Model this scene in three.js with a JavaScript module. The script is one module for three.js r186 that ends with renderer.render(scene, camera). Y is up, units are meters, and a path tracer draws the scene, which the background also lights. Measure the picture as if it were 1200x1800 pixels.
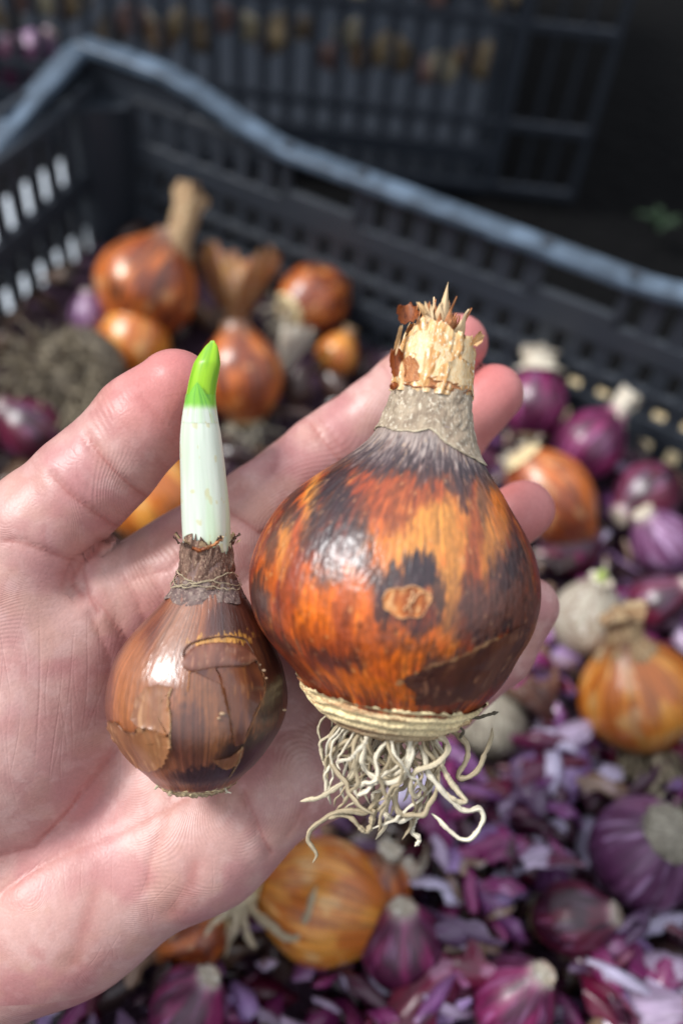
import * as THREE from 'three';
import { mergeGeometries } from 'three/addons/utils/BufferGeometryUtils.js';
import { RoundedBoxGeometry } from 'three/addons/geometries/RoundedBoxGeometry.js';

// ------------------------------------------------------------------ camera, sky, sun, exposure
// Lengths below are centimetres; cm() brings them to metres. The camera is held 34 cm above the crate floor and looks down 52 degrees.
const CM = 0.01, F = 1600, H = 34;
const scene = new THREE.Scene();
const UPC = new THREE.Vector3(150, 1250, 1600).normalize();            // world up, in the camera's axes (the phone is rolled a few degrees)
const XC = new THREE.Vector3(1, 0, 0).addScaledVector(UPC, -UPC.x).normalize();
const ZC = new THREE.Vector3().crossVectors(XC, UPC);
const V = (x, y, z) => new THREE.Vector3(x, y, z);
const toWorld = (v) => V(XC.dot(v), UPC.dot(v), ZC.dot(v));
const CX = toWorld(V(1, 0, 0)), CY = toWorld(V(0, 1, 0)), CZ = toWorld(V(0, 0, 1));
const camera = new THREE.PerspectiveCamera(2 * Math.atan(900 / F) * 180 / Math.PI, 682 / 1024, 0.01, 30);
camera.position.set(0, H * CM, 0);
camera.quaternion.setFromRotationMatrix(new THREE.Matrix4().makeBasis(CX, CY, CZ));
camera.focus = 0.188; camera.userData.fStop = 6.1;
scene.add(camera);
const HANDQ = camera.quaternion.clone();

const sky = (() => {                                                    // bright even overcast, a little cool, zenith brighter than horizon
  const w = 64, h = 32, d = new Float32Array(w * h * 4);
  for (let j = 0; j < h; j++) for (let i = 0; i < w; i++) {
    const e = ((j + .5) / h - .5) * Math.PI, s = Math.max(0, Math.sin(e)), k = e < 0 ? .16 : .42 + .58 * s;
    d.set([.91 * k, .97 * k, 1.09 * k, 1], (j * w + i) * 4);
  }
  const t = new THREE.DataTexture(d, w, h, THREE.RGBAFormat, THREE.FloatType);
  t.mapping = THREE.EquirectangularReflectionMapping; t.magFilter = THREE.LinearFilter; t.needsUpdate = true; return t;
})();
scene.background = sky; scene.environment = sky; scene.backgroundIntensity = 0.45; scene.environmentIntensity = 0.45;
const sun = new THREE.DirectionalLight(new THREE.Color(1, .98, .965), 1.5);
sun.position.set(-1.6, 2.0, -.1); sun.castShadow = true; sun.shadow.radius = 29; sun.shadow.mapSize.set(2048, 2048);
Object.assign(sun.shadow.camera, { left: -.6, right: .6, top: .6, bottom: -.6, near: .1, far: 6 });
scene.add(sun, sun.target);
const renderer = new THREE.WebGLRenderer({ antialias: true });
renderer.toneMapping = THREE.LinearToneMapping; renderer.toneMappingExposure = 2.5; renderer.shadowMap.enabled = true;

// ------------------------------------------------------------------ small tools
let seed = 7;
const rnd = () => { seed = (seed * 1664525 + 1013904223) >>> 0; return seed / 4294967296; };
const rr = (a, b) => a + (b - a) * rnd();
const clamp = (x, a = 0, b = 1) => Math.min(b, Math.max(a, x)), lerp = (a, b, t) => a + (b - a) * t;
const ss = (a, b, x) => { const t = clamp((x - a) / (b - a)); return t * t * (3 - 2 * t); };
const HT = new Float32Array(65536); for (let i = 0; i < 65536; i++) HT[i] = rnd();
const hs = (x, y, z) => HT[((Math.imul(x, 73856093) ^ Math.imul(y, 19349663) ^ Math.imul(z, 83492791)) >>> 3) & 65535];
function n3(x, y, z) {
  const i = Math.floor(x), j = Math.floor(y), k = Math.floor(z); let u = x - i, v = y - j, w = z - k;
  u = u * u * (3 - 2 * u); v = v * v * (3 - 2 * v); w = w * w * (3 - 2 * w);
  const a = lerp(lerp(hs(i, j, k), hs(i + 1, j, k), u), lerp(hs(i, j + 1, k), hs(i + 1, j + 1, k), u), v);
  const b = lerp(lerp(hs(i, j, k + 1), hs(i + 1, j, k + 1), u), lerp(hs(i, j + 1, k + 1), hs(i + 1, j + 1, k + 1), u), v);
  return lerp(a, b, w);
}
const fbm = (x, y, z, o = 4) => { let s = 0, a = .5, n = 0; for (let i = 0; i < o; i++) { s += a * n3(x, y, z); n += a; a *= .5; x *= 2.03; y *= 2.03; z *= 2.03; } return s / n; };
const at = (px, py, d) => V(0, H, 0).addScaledVector(CX, (px - 600) / F * d).addScaledVector(CY, -(py - 900) / F * d).addScaledVector(CZ, -d);      // world cm
const onLevel = (px, py, y) => { const r = at(px, py, 1).sub(V(0, H, 0)); return V(0, H, 0).addScaledVector(r, (y - H) / r.y); };
const depthOf = (p) => -p.clone().sub(V(0, H, 0)).dot(CZ);
const aim = (deg, tilt) => { const a = deg * Math.PI / 180, b = tilt * Math.PI / 180; return V(0, 0, 0).addScaledVector(CX, Math.cos(a) * Math.cos(b)).addScaledVector(CY, Math.sin(a) * Math.cos(b)).addScaledVector(CZ, Math.sin(b)); };
const used = {};
const numbered = (n) => { const k = used[n] = (used[n] ?? -1) + 1; return k ? n + '_' + String(k).padStart(3, '0') : n; };
function thing(name, label, category, pos, quat, group) {
  const o = new THREE.Group(); o.name = numbered(name); o.position.copy(pos).multiplyScalar(CM); if (quat) o.quaternion.copy(quat);
  o.userData = { label, category }; if (group) o.userData.group = group; scene.add(o); return o;
}
function part(name, geo, mat, parent, extra) {                          // geo in cm
  if (!geo.userData.metres) { geo.scale(CM, CM, CM); geo.userData.metres = true; }
  const m = new THREE.Mesh(geo, mat); m.name = name; m.castShadow = m.receiveShadow = true; if (extra) Object.assign(m.userData, extra); parent.add(m); return m;
}
function tex(W, Hh, fn, srgb = true) {
  const d = new Uint8Array(W * Hh * 4);
  for (let j = 0; j < Hh; j++) for (let i = 0; i < W; i++) { const c = fn((i + .5) / W, (j + .5) / Hh), o = (j * W + i) * 4; d[o] = clamp(c[0], 0, 255); d[o + 1] = clamp(c[1], 0, 255); d[o + 2] = clamp(c[2], 0, 255); d[o + 3] = 255; }
  const t = new THREE.DataTexture(d, W, Hh); t.wrapS = t.wrapT = THREE.RepeatWrapping; t.magFilter = THREE.LinearFilter; t.minFilter = THREE.LinearMipmapLinearFilter; t.generateMipmaps = true;
  if (srgb) t.colorSpace = THREE.SRGBColorSpace; t.needsUpdate = true; return t;
}
const mix3 = (a, b, t) => [lerp(a[0], b[0], t), lerp(a[1], b[1], t), lerp(a[2], b[2], t)];
function curve1(pts) {                                                  // smooth y(x) through points, monotone enough for profiles
  return (x) => {
    let i = 0; while (i < pts.length - 2 && x > pts[i + 1][0]) i++;
    const p0 = pts[Math.max(0, i - 1)], p1 = pts[i], p2 = pts[i + 1], p3 = pts[Math.min(pts.length - 1, i + 2)];
    const w = p2[0] - p1[0], t = clamp((x - p1[0]) / w), m1 = (p2[1] - p0[1]) / ((p2[0] - p0[0]) || 1) * w, m2 = (p3[1] - p1[1]) / ((p3[0] - p1[0]) || 1) * w;
    return (2 * t ** 3 - 3 * t * t + 1) * p1[1] + (t ** 3 - 2 * t * t + t) * m1 + (-2 * t ** 3 + 3 * t * t) * p2[1] + (t ** 3 - t * t) * m2;
  };
}
function gridGeo(nu, nv, fn, wrap = true, uvfn) {                       // fn(u, v) -> Vector3
  const p = [], uv = [], ix = [];
  for (let j = 0; j <= nv; j++) for (let i = 0; i <= nu; i++) { const a = fn(i / nu, j / nv); p.push(a.x, a.y, a.z); const q = uvfn ? uvfn(i / nu, j / nv) : [i / nu, j / nv]; uv.push(q[0], q[1]); }
  for (let j = 0; j < nv; j++) for (let i = 0; i < nu; i++) { const a = j * (nu + 1) + i, b = a + 1, c = a + nu + 1, d = c + 1; ix.push(a, b, d, a, d, c); }
  const g = new THREE.BufferGeometry(); g.setAttribute('position', new THREE.Float32BufferAttribute(p, 3)); g.setAttribute('uv', new THREE.Float32BufferAttribute(uv, 2)); g.setIndex(ix); g.computeVertexNormals();
  if (wrap) { const n = g.attributes.normal; for (let j = 0; j <= nv; j++) { const a = j * (nu + 1), b = a + nu, s = V(n.getX(a) + n.getX(b), n.getY(a) + n.getY(b), n.getZ(a) + n.getZ(b)).normalize(); n.setXYZ(a, s.x, s.y, s.z); n.setXYZ(b, s.x, s.y, s.z); } }
  return g;
}
function tube(pts, r, seg = 28, rad = 6, wob = 0, sd = 0) {             // tapering, slightly uneven cord
  let c = new THREE.CatmullRomCurve3(pts);
  if (wob >= .28) { const L = c.getLength(), n = Math.max(6, Math.round(L / (r * 3.2))), q = []; for (let i = 0; i <= n; i++) { const a = c.getPointAt(i / n), k = r * 1.5 * Math.min(1, i / 3); q.push(a.add(V(n3(i * .9, sd * 5.1, 1) - .5, n3(i * .9, sd * 5.1, 7) - .5, n3(i * .9, sd * 5.1, 13) - .5).multiplyScalar(k))); } c = new THREE.CatmullRomCurve3(q); seg = Math.max(seg, Math.min(110, n * 2)); }
  const g = new THREE.TubeGeometry(c, seg, 1, rad, false), p = g.attributes.position, v = V();
  for (let i = 0; i <= seg; i++) { const q = c.getPointAt(i / seg), t = i / seg, w = r * (t > .93 ? lerp(1, .25, (t - .93) / .07) : 1) * lerp(1.1, .8, t) * (1 + wob * (n3(t * 23 + sd, sd * 3.1, 1) - .5) * 2);
    for (let k = 0; k <= rad; k++) { const n = i * (rad + 1) + k; v.fromBufferAttribute(p, n).sub(q).multiplyScalar(w * (1 + wob * .8 * (hs(i, k % rad, sd * 7 | 0) - .5))).add(q); p.setXYZ(n, v.x, v.y, v.z); } }
  g.computeVertexNormals(); return g;
}
const pmat = (o) => new THREE.MeshPhysicalMaterial({ roughness: .6, side: THREE.DoubleSide, ...o });
const rgb = (r, g, b) => new THREE.Color().setRGB(r / 255, g / 255, b / 255, THREE.SRGBColorSpace);

// ------------------------------------------------------------------ setting: ground
const groundBump = tex(512, 512, (u, v) => { const q = fbm(u * 40, v * 40, 1, 4) * 255; return [q, q, q]; }, false);
{
  const g = new THREE.PlaneGeometry(400, 400, 1, 1).rotateX(-Math.PI / 2).translate(0, -.9, -60);
  g.attributes.uv.array.forEach((x, i, a) => { a[i] = x * 12; });
  const m = part('ground', g, new THREE.MeshPhysicalMaterial({ color: new THREE.Color(.004, .004, .0042), roughness: 1, specularIntensity: .15, bumpMap: groundBump, bumpScale: .006 }), scene, { kind: 'structure' });
  m.name = 'ground';
}

// ------------------------------------------------------------------ crates
const plasticBump = tex(256, 256, (u, v) => { const q = fbm(u * 30, v * 30, 5, 3) * 255; return [q, q, q]; }, false);
const plastic = new THREE.MeshPhysicalMaterial({ color: new THREE.Color(.034, .041, .052), roughness: .42, specularIntensity: .8, bumpMap: plasticBump, bumpScale: .0003 });
const rimTex = tex(512, 64, (u, v) => { const n = fbm(u * 14, v * 3, 2, 4), s = fbm(u * 160, v * 30, 9, 2); return mix3([54, 66, 78], [98, 116, 134], clamp(ss(.3, .75, n) * .7 + .15 + (s - .5) * .25)); });
const plasticRim = new THREE.MeshPhysicalMaterial({ color: 0xffffff, map: rimTex, roughness: .42 });
function sweep(pts, w, h, r = .14) {                                    // rounded bar along a path; w across, h tall
  const sec = []; for (const [sx, sy, a0] of [[1, 1, 0], [-1, 1, 90], [-1, -1, 180], [1, -1, 270]]) for (let k = 0; k < 3; k++) { const a = (a0 + k * 45) * Math.PI / 180; sec.push([sx * (w / 2 - r) + Math.cos(a) * r, sy * (h / 2 - r) + Math.sin(a) * r]); }
  const n = pts.length, m = sec.length;
  return gridGeo(m, n - 1, (u, v) => {
    const i = Math.round(v * (n - 1)), d = pts[Math.min(n - 1, i + 1)].clone().sub(pts[Math.max(0, i - 1)]).normalize(), side = V(0, 1, 0).cross(d).normalize(), up = d.clone().cross(side), s = sec[Math.round(u * m) % m];
    return pts[i].clone().addScaledVector(side, -s[0]).addScaledVector(up, s[1]);
  }, true, (u, v) => [v * 3, u]);
}
const box = (x0, x1, y0, y1, z0, z1, r = .08) => new RoundedBoxGeometry(x1 - x0, y1 - y0, z1 - z0, 2, r).translate((x0 + x1) / 2, (y0 + y1) / 2, (z0 + z1) / 2);
const plain = (g) => { const q = g.index ? g.toNonIndexed() : g; for (const k of Object.keys(q.attributes)) if (!['position', 'normal', 'uv'].includes(k)) q.deleteAttribute(k); return q; };
const merged = (list) => mergeGeometries(list.map(plain));
// a wall in its own axes: x along the wall, y up, outer side at -z; children are its slats
function crateWall(crate, L, pos, turn, rows, opt = {}) {
  const { from = 3, to = L - 3, pitch = 1.5, bar = .85, holes = [], top = 10 } = opt, solid = [];
  solid.push(box(0, from, 0, top, -.18, .18), box(to, L, 0, top, -.18, .18));
  let y = 0;
  for (const [a, b] of rows) { solid.push(box(from - .05, to + .05, y, a, -.24, .24)); y = b; }
  solid.push(box(from - .05, to + .05, y, top - .35, -.21, .21));
  for (const [a, b] of holes) solid.push(box(a - .5, b + .5, rows.at(-1)[0] - .3, rows.at(-1)[0] + .45, -.235, .235), box(a - .5, a, 7, top, -.235, .235), box(b, b + .5, 7, top, -.235, .235));
  const w = part('wall', merged(solid), plastic, crate);
  w.position.copy(pos).multiplyScalar(CM); w.rotation.set(opt.draft ?? -.05, turn, 0, 'YXZ');
  for (const [a, b] of rows) {
    const g = box(-bar / 2, bar / 2, a - .1, b + .1, -.14, .14, .06);
    for (let x = from + pitch / 2; x < to; x += pitch) { if (a > 7 && holes.some(([p, q]) => x > p - .3 && x < q + .3)) continue; const s = part('slat', g, plastic, w); s.position.x = x * CM; }
  }
  return w;
}
const CR = V(-11.3, 0, -46.7), CT = -Math.atan2(.482, .876);
const crate = thing('plastic_crate', 'black plastic slatted crate that holds the loose bulbs under the hand', 'crate', CR, new THREE.Quaternion().setFromAxisAngle(V(0, 1, 0), CT));
{
  const W = 42, D = 60, rows = [[.4, 1.7], [2.9, 4.0], [4.5, 5.9], [7.2, 9.2]];
  const far = crateWall(crate, W, V(0, 0, 0), 0, rows, { from: 2.6, to: W - 2.6, draft: -.04, pitch: 1.45, holes: [[12, 15.6], [25.6, 29.2]] });
  const IN = .085, DX = D * Math.sin(IN), DZ = D * Math.cos(IN);
  const left = crateWall(crate, D, V(DX, 0, DZ), Math.PI / 2 + IN, [[.4, 4.2], [5.6, 9.0]], { from: 2.6, to: D - 2.0, draft: .04, pitch: 1.45, bar: .85 });
  crateWall(crate, D, V(W, 0, D), Math.PI / 2, [[1.2, 5.6], [6.8, 9.2]], { draft: -.05 });
  crateWall(crate, W - DX, V(DX, 0, D), 0, [[1.2, 5.6], [6.8, 9.2]], { draft: .05 });
  // lip all round, higher at the corners
  const up = (t, L) => { const k = Math.min(t, L - t); return 9.55 + 1.7 * ss(-.05, 1.05, clamp((12.2 - k) / 7.6)) ; };
  const line = (a, b, L) => { const out = []; for (let i = 0; i <= 200; i++) { const t = i / 200; out.push(a.clone().lerp(b, t).setY(up(t * L, L))); } return out; };
  const o = .45;
  part('rim', sweep(line(V(-o, 0, -o), V(W + o, 0, -o), W), 1.2, .55), plasticRim, crate, { label: 'scuffed grey rim along the far side of the crate' });
  part('rim', sweep(line(V(DX - o, 0, D + o), V(-o, 0, -o), D).map((p, i) => p.setY(9.4 + 1.65 * clamp((8.6 - (D + 2 * o) * (1 - i / 200)) / 7.4))), 1.2, .55), plasticRim, crate, { label: 'scuffed grey rim along the left side of the crate' });
  part('rim', sweep(line(V(W + o, 0, -o), V(W + o, 0, D + o), D).map((p) => p.setY(p.y + .004)), 1.2, .55), plasticRim, crate);
  part('rim', sweep(line(V(W + o, 0, D + o), V(DX - o, 0, D + o), W), 1.2, .55), plasticRim, crate);
  // raised corner panels under the lip
  const cor = (x0, x1, z0, z1) => part('corner_panel', box(x0, x1, 9.3, 10.6, z0, z1, .05), plastic, crate);
  cor(-.4, 6, -.6, -.2); cor(-.6, -.2, -.4, 6);
  // inner corner post, chamfered
  part('corner_post', new THREE.CylinderGeometry(2.3, 2.0, 9.0, 4, 1, false, 0).translate(.1, 4.5, .1), plastic, crate);
  part('floor_panel', box(-.2, W + .2, -.5, .0, -.2, D + .2), plastic, crate);
}
// second crate, behind
const matDark = new THREE.MeshPhysicalMaterial({ color: new THREE.Color(.02, .025, .034), roughness: .55, specularIntensity: .5 });
const c2 = onLevel(1006, 352, 0);
const crate2 = thing('plastic_crate', 'black plastic mesh crate of bulbs standing behind the rim of the near crate', 'crate', c2, new THREE.Quaternion().setFromAxisAngle(V(0, 1, 0), -.1));
{
  const ys = [.3, 4.6, 10.6, 16.4, 23], solid = [box(-.45, 0, 0, 23, -.2, .2), box(-6.1, -5.3, 0, 23, -.26, .26), box(-46, -45, 0, 23, -.2, .2)];
  for (const y of ys) solid.push(box(-46, 0, y - .3, y + .3, -.23, .23));
  for (const y of [2.4, 13.6]) solid.push(box(-46, -5.6, y - .6, y + .6, -.21, .21));
  const front = part('wall', merged(solid), matDark, crate2); front.rotation.x = -.03;
  const g = box(-.28, .28, 0, 23, -.12, .12, .05), g2 = box(-.13, .13, 0, 23, -.1, .1, .05);
  for (let x = -44.2; x < -6.5; x += 1.55) { const q = part('slat', g, matDark, front); q.position.x = x * CM; }
  for (const x of [-3.7, -2]) { const q = part('slat', g2, matDark, front); q.position.x = x * CM; }
  part('side_panel', box(-6.3, -6, 0, 22, -30, -.3), matDark, crate2); part('back_panel', box(-46, -6, 0, 23, -30.2, -30), matDark, crate2); part('floor_panel', box(-46, -6, -.5, 0, -30, 0), matDark, crate2);
}
{ // small tan bulbs behind the slats of the far crate
  const mats = [[150, 130, 96], [124, 96, 66], [172, 160, 130], [126, 96, 88], [104, 86, 62]].map((c) => pmat({ color: rgb(...c), roughness: .5 })), q = crate2.quaternion;
  const onion = (sd) => gridGeo(20, 14, (u, v) => { const th = u * 6.283, t = v * 2 - 1, r = Math.sqrt(Math.max(0, 1 - t * t)) * (v > .8 ? .75 : 1) * (1 + .2 * (n3(Math.cos(th) * 2 + sd, Math.sin(th) * 2, v * 3) - .5)) + .03; return V(r * Math.sin(th), t + (v > .85 ? (v - .85) * 3.5 : 0), r * Math.cos(th)); });
  const kinds = [1, 2, 3].map((k) => { const m = onion(k * 7); m.scale(CM, CM, CM); m.userData.metres = true; return m; });
  for (let i = 0; i < 90; i++) {
    const layer = Math.floor(i / 30), x = -7.3 - (i % 30) * 1.25 + rr(-.4, .4), y = [11.6, 14.6, 7.2][layer] + rr(-.9, 1.1), p = V(x, y, -1.5 - rr(0, .9)).applyQuaternion(q).add(c2), m = new THREE.Mesh(kinds[i % 3], mats[i % 5]);
    m.name = numbered('small_bulb'); m.position.copy(p).multiplyScalar(CM); m.scale.setScalar(rr(.65, 1.05)); m.rotation.set(rr(-1, 1), rr(0, 6), rr(-1, 1)); m.castShadow = m.receiveShadow = true;
    const kind = ['tan', 'brown', 'cream', 'pinkish brown', 'dull brown'][i % 5], rowName = ['middle', 'upper', 'lower'][layer];
    m.userData = { label: `small ${kind} bulb in the ${rowName} row behind the slats of the far crate`, category: 'flower bulb', group: `${kind} bulbs in the ${rowName} row of the far crate` }; scene.add(m);
  }
}
{ // pale plastic sheet lying outside the left wall
  const sheet = gridGeo(30, 10, (u, v) => { const a = -4.9 - 3.6 * v, b = -6.5 + 40 * u, n = .35 * fbm(a * .5, b * .4, 3, 3); return V(CR.x + .876 * a - .482 * b, -.6 + n, CR.z + .482 * a + .876 * b); }, false);
  const m = part('plastic_sheet', sheet, new THREE.MeshPhysicalMaterial({ color: new THREE.Color(.62, .68, .74), roughness: .45, side: THREE.DoubleSide }), scene); m.userData = { label: 'strip of pale plastic sheet glimpsed through the slots of the left crate wall', category: 'plastic sheet' };
  const strip = gridGeo(24, 4, (u, v) => { const a = -.9 - 1.5 * v, b = -1 + 16 * u; return V(CR.x + .876 * a - .482 * b, -.5 + .25 * fbm(a, b * .5, 3, 3), CR.z + .482 * a + .876 * b); }, false), m2 = part('plastic_sheet', strip, m.material, scene); m2.name = numbered('plastic_sheet'); m2.userData = { label: 'narrow pale plastic strip seen low through the left wall slots', category: 'plastic sheet' };
  const board = part('wooden_board', box(26, 46, -.85, -.45, -4.7, -.9), pmat({ map: tex(128, 32, (u, v) => { const f = fbm(u * 4, v * 30, 3, 3); return mix3([240, 218, 172], [214, 186, 136], f); }), roughness: .7 }), scene); board.position.copy(CR).multiplyScalar(CM); board.rotation.y = CT; board.userData = { label: 'tan wooden board showing through the bottom slots of the crate at the right', category: 'board' };
}

// ------------------------------------------------------------------ bulb skins (colour maps)
const cyl = (u, v, k, kv) => [Math.cos(u * 6.28318) * k, Math.sin(u * 6.28318) * k, v * kv];
function streak(u, v, k, kv, o = 3) { const c = cyl(u, v, k, kv); return fbm(c[0] + 50, c[1] + 50, c[2], o); }
// -- held bulbs: t is the height above the base along the axis, s the offset to the right of the axis (cm)
function frameFor(axis) { const z = CZ.clone().addScaledVector(axis, -CZ.dot(axis)).normalize(), x = axis.clone().cross(z); return new THREE.Quaternion().setFromRotationMatrix(new THREE.Matrix4().makeBasis(x, axis, z)); }
const BIG = { k: 87.5, depth: 18.5, axis: V(0, 0, 0).addScaledVector(CX, .125).addScaledVector(CY, .98).addScaledVector(CZ, .06).normalize(), px: [684, 1222],
  profile: curve1([[-.1, 1.55], [.0, 1.72], [.25, 1.93], [.92, 2.47], [1.72, 2.84], [2.5, 2.89], [3.45, 2.55], [4.25, 1.92], [4.8, 1.36], [5.2, 1.06], [5.75, .88], [6.3, .78], [6.9, .72], [7.4, .6], [7.8, .45]]),
  bend: (t) => -.25 * ss(.2, 1.4, t) * (1 - ss(3.6, 5.4, t)) + .04 };
const SM = { k: 86, depth: 18.75, axis: V(0, 0, 0).addScaledVector(CX, .02).addScaledVector(CY, .995).addScaledVector(CZ, .08).normalize(), px: [348, 1364],
  profile: curve1([[-.05, .8], [.0, .9], [.14, 1.02], [.4, 1.28], [.75, 1.53], [1.2, 1.76], [1.64, 1.84], [2.3, 1.72], [2.65, 1.56], [3.03, 1.32], [3.5, .97], [3.84, .73], [4.15, .56], [4.5, .5], [4.9, .45], [5.2, .43]]),
  bend: (t) => -.02 + .17 * ss(2.4, 3.9, t) };
for (const b of [BIG, SM]) { b.base = at(b.px[0], b.px[1], b.depth); b.q = frameFor(b.axis); b.inv = b.q.clone().invert(); }
const bigProfile = BIG.profile, bigBend = BIG.bend, smProfile = SM.profile, smBend = SM.bend;
const TOP = 5.6;
const st = (b, px, py) => {                                             // where the sight line through a spot of the photograph meets the bulb
  let best = 9, out = [0, 0];
  for (let d = 14.5; d < 20; d += .03) { const p = at(px, py, d).sub(b.base).applyQuaternion(b.inv), g = Math.hypot(p.x - b.bend(p.y), p.z) - b.profile(clamp(p.y, -.1, 7.8)); if (g < best) { best = g; out = [p.x, p.y]; } if (g < .01) break; }
  return out;
};
const spots = (b, list) => list.map(([px, py, rx, ry, s, kind]) => { const q = st(b, px, py); return [q[0], q[1], rx / b.k, ry / b.k, s, kind]; });
const bigSpots = spots(BIG, [
  // px, py, half width, half height, strength, kind (0 dark, 1 gold, 2 red-brown, 3 purple brown, 4 bright orange)
  [740, 930, 60, 55, 1.0, 1], [800, 960, 30, 90, .8, 1], [860, 930, 32, 70, .8, 1], [700, 980, 50, 36, .5, 1], [790, 1060, 30, 60, .7, 1], [545, 880, 12, 60, .9, 1], [500, 940, 12, 50, .8, 1], [730, 880, 30, 36, .5, 1],
  [650, 1208, 90, 20, 1.2, 4], [560, 1060, 50, 60, .7, 4], [690, 1140, 90, 40, .8, 4], [620, 1070, 40, 50, .6, 4], [470, 1010, 20, 60, .6, 4], [660, 940, 30, 60, .5, 4], [870, 870, 20, 50, .6, 4],
  [680, 870, 60, 50, .8, 2], [770, 850, 50, 40, .7, 2], [830, 1000, 12, 100, .8, 2], [640, 1130, 50, 40, .5, 2], [560, 1140, 60, 40, .6, 2], [520, 1010, 14, 90, .7, 2], [600, 1100, 12, 70, .6, 2],
  [590, 850, 28, 36, 1, 0], [580, 890, 40, 46, .9, 0], [605, 965, 46, 50, .85, 0], [555, 940, 26, 50, .7, 0], [640, 985, 26, 30, .7, 0], [630, 910, 20, 50, .5, 0], [510, 885, 20, 34, .9, 0], [455, 1060, 20, 46, 1, 0], [478, 960, 12, 46, .7, 0], [490, 1125, 40, 20, .7, 0], [590, 1160, 50, 14, .7, 0],
  [695, 1022, 34, 26, 1.1, 0], [744, 1000, 24, 30, 1.5, 0], [768, 1062, 12, 40, .9, 0], [672, 1062, 18, 34, .9, 0], [720, 1098, 50, 12, .8, 0], [700, 1130, 40, 14, .4, 0],
  [740, 806, 130, 24, 1.1, 0], [640, 800, 50, 22, .9, 0], [812, 840, 16, 44, .9, 0], [690, 820, 50, 14, .7, 0], [850, 880, 10, 56, .6, 0], [840, 806, 40, 22, 1, 0],
  [870, 1075, 64, 50, 1.1, 3], [905, 1020, 36, 60, 1, 3], [905, 985, 16, 30, .9, 0], [888, 1012, 16, 24, .7, 0], [930, 1090, 30, 60, .9, 3], [840, 1110, 40, 26, .7, 3], [865, 1120, 40, 14, .7, 0],
  [860, 1180, 110, 34, 1.2, 3], [790, 1215, 50, 22, .9, 3],
]);
const edgeLine = [[700, 1200], [760, 1172], [800, 1160], [860, 1130], [890, 1120]].map(([x, y]) => st(BIG, x, y));
const segDist = (x, y, a, b) => { const dx = b[0] - a[0], dy = b[1] - a[1], h = clamp(((x - a[0]) * dx + (y - a[1]) * dy) / (dx * dx + dy * dy)); return Math.hypot(x - a[0] - dx * h, y - a[1] - dy * h); };
const polyDist = (x, y, l) => { let d = 9; for (let i = 0; i + 1 < l.length; i++) d = Math.min(d, segDist(x, y, l[i], l[i + 1])); return d; };
const bigColor = (u, v) => {
  const t = v * TOP, th = (u - .5) * 6.28318, front = Math.cos(th) > -.1, r = bigProfile(t), s = bigBend(t) + r * Math.sin(th);
  const w1 = (streak(u, v, 5, 3, 4) - .5), fine = streak(u, v, 60, 5, 3), finer = streak(u, v, 150, 9, 2), blot = streak(u, v, 3.2, 5, 4), grit = streak(u, v, 36, 42, 3), grit2 = streak(u + .37, v, 14, 18, 3);
  let c = mix3([182, 82, 32], [128, 50, 26], ss(.36, .62, blot));
  c = mix3(c, [222, 138, 48], ss(.54, .72, streak(u + .3, v, 11, 4, 3) + (grit - .5) * .25) * .5);
  c = mix3(c, [84, 36, 28], ss(.54, .68, streak(u + .6, v, 15, 7, 4) + (grit - .5) * .3) * .65);
  if (front) for (const [x, y, rx, ry, k, kind] of bigSpots) {
    const wx = s + w1 * .35 + (fine - .5) * .22, wy = t + (streak(u + .2, v, 9, 9, 3) - .5) * .7 + (finer - .5) * .45, d = ((wx - x) / rx) ** 2 + ((wy - y) / ry) ** 2;
    if (d > 3) continue;
    const m = clamp(k * (kind === 0 ? .8 : .95) * ss(kind === 0 ? 1.45 : 1.9, .25, d + (fine - .5) * .75 + (grit - .5) * 1.0 + (grit2 - .5) * 1.6));
    c = mix3(c, [[50, 32, 36], [206, 134, 56], [142, 60, 30], [98, 58, 46], [214, 104, 18]][kind], m);
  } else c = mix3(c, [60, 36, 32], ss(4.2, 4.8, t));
  c = mix3(c, [62, 46, 50], ss(4.3, 4.65, t + (grit2 - .5) * .9 + (fine - .5) * .2) * .75); c = mix3(c, [168, 156, 146], ss(4.55, 5.25, t + (grit - .5) * .9 + (grit2 - .5) * .6) * .75);
  const f = 1 + (fine - .5) * .34 + (finer - .5) * .34 + (grit - .5) * .55; c = c.map((x) => x * f);
  const low = ss(1.1, .1, t), dk = ss(.6, .72, streak(u + .11, v * .3, 26, .6, 2)) * low * .8; c = mix3(c, [72, 30, 16], dk * .7);
  if (front) { const e = polyDist(s + (fine - .5) * .1, t + (grit - .5) * .12, edgeLine); c = mix3(c, [176, 132, 92], ss(.075, .02, e) * .85); }
  c = mix3(c, [222, 178, 128], ss(.70, .78, streak(u + .4, v, 30, 40, 3)) * .35);
  return c;
};
const bigTex = tex(1536, 640, bigColor);
const bigBump = tex(1536, 640, (u, v) => { const q = streak(u, v, 60, 5, 3) * 60 + streak(u, v, 150, 9, 2) * 40 + streak(u, v, 40, 44, 3) * 155; return [q, q, q]; }, false);
const bigRough = tex(512, 256, (u, v) => { const q = 44 + streak(u, v, 10, 12, 3) * 50 + streak(u, v, 50, 60, 2) * 40 + ss(.8, .95, v) * 90; return [q, q, q]; }, false);
const bigSkin = pmat({ map: bigTex, bumpMap: bigBump, bumpScale: .0003, roughness: 1, roughnessMap: bigRough, ior: 1.72 });

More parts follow.
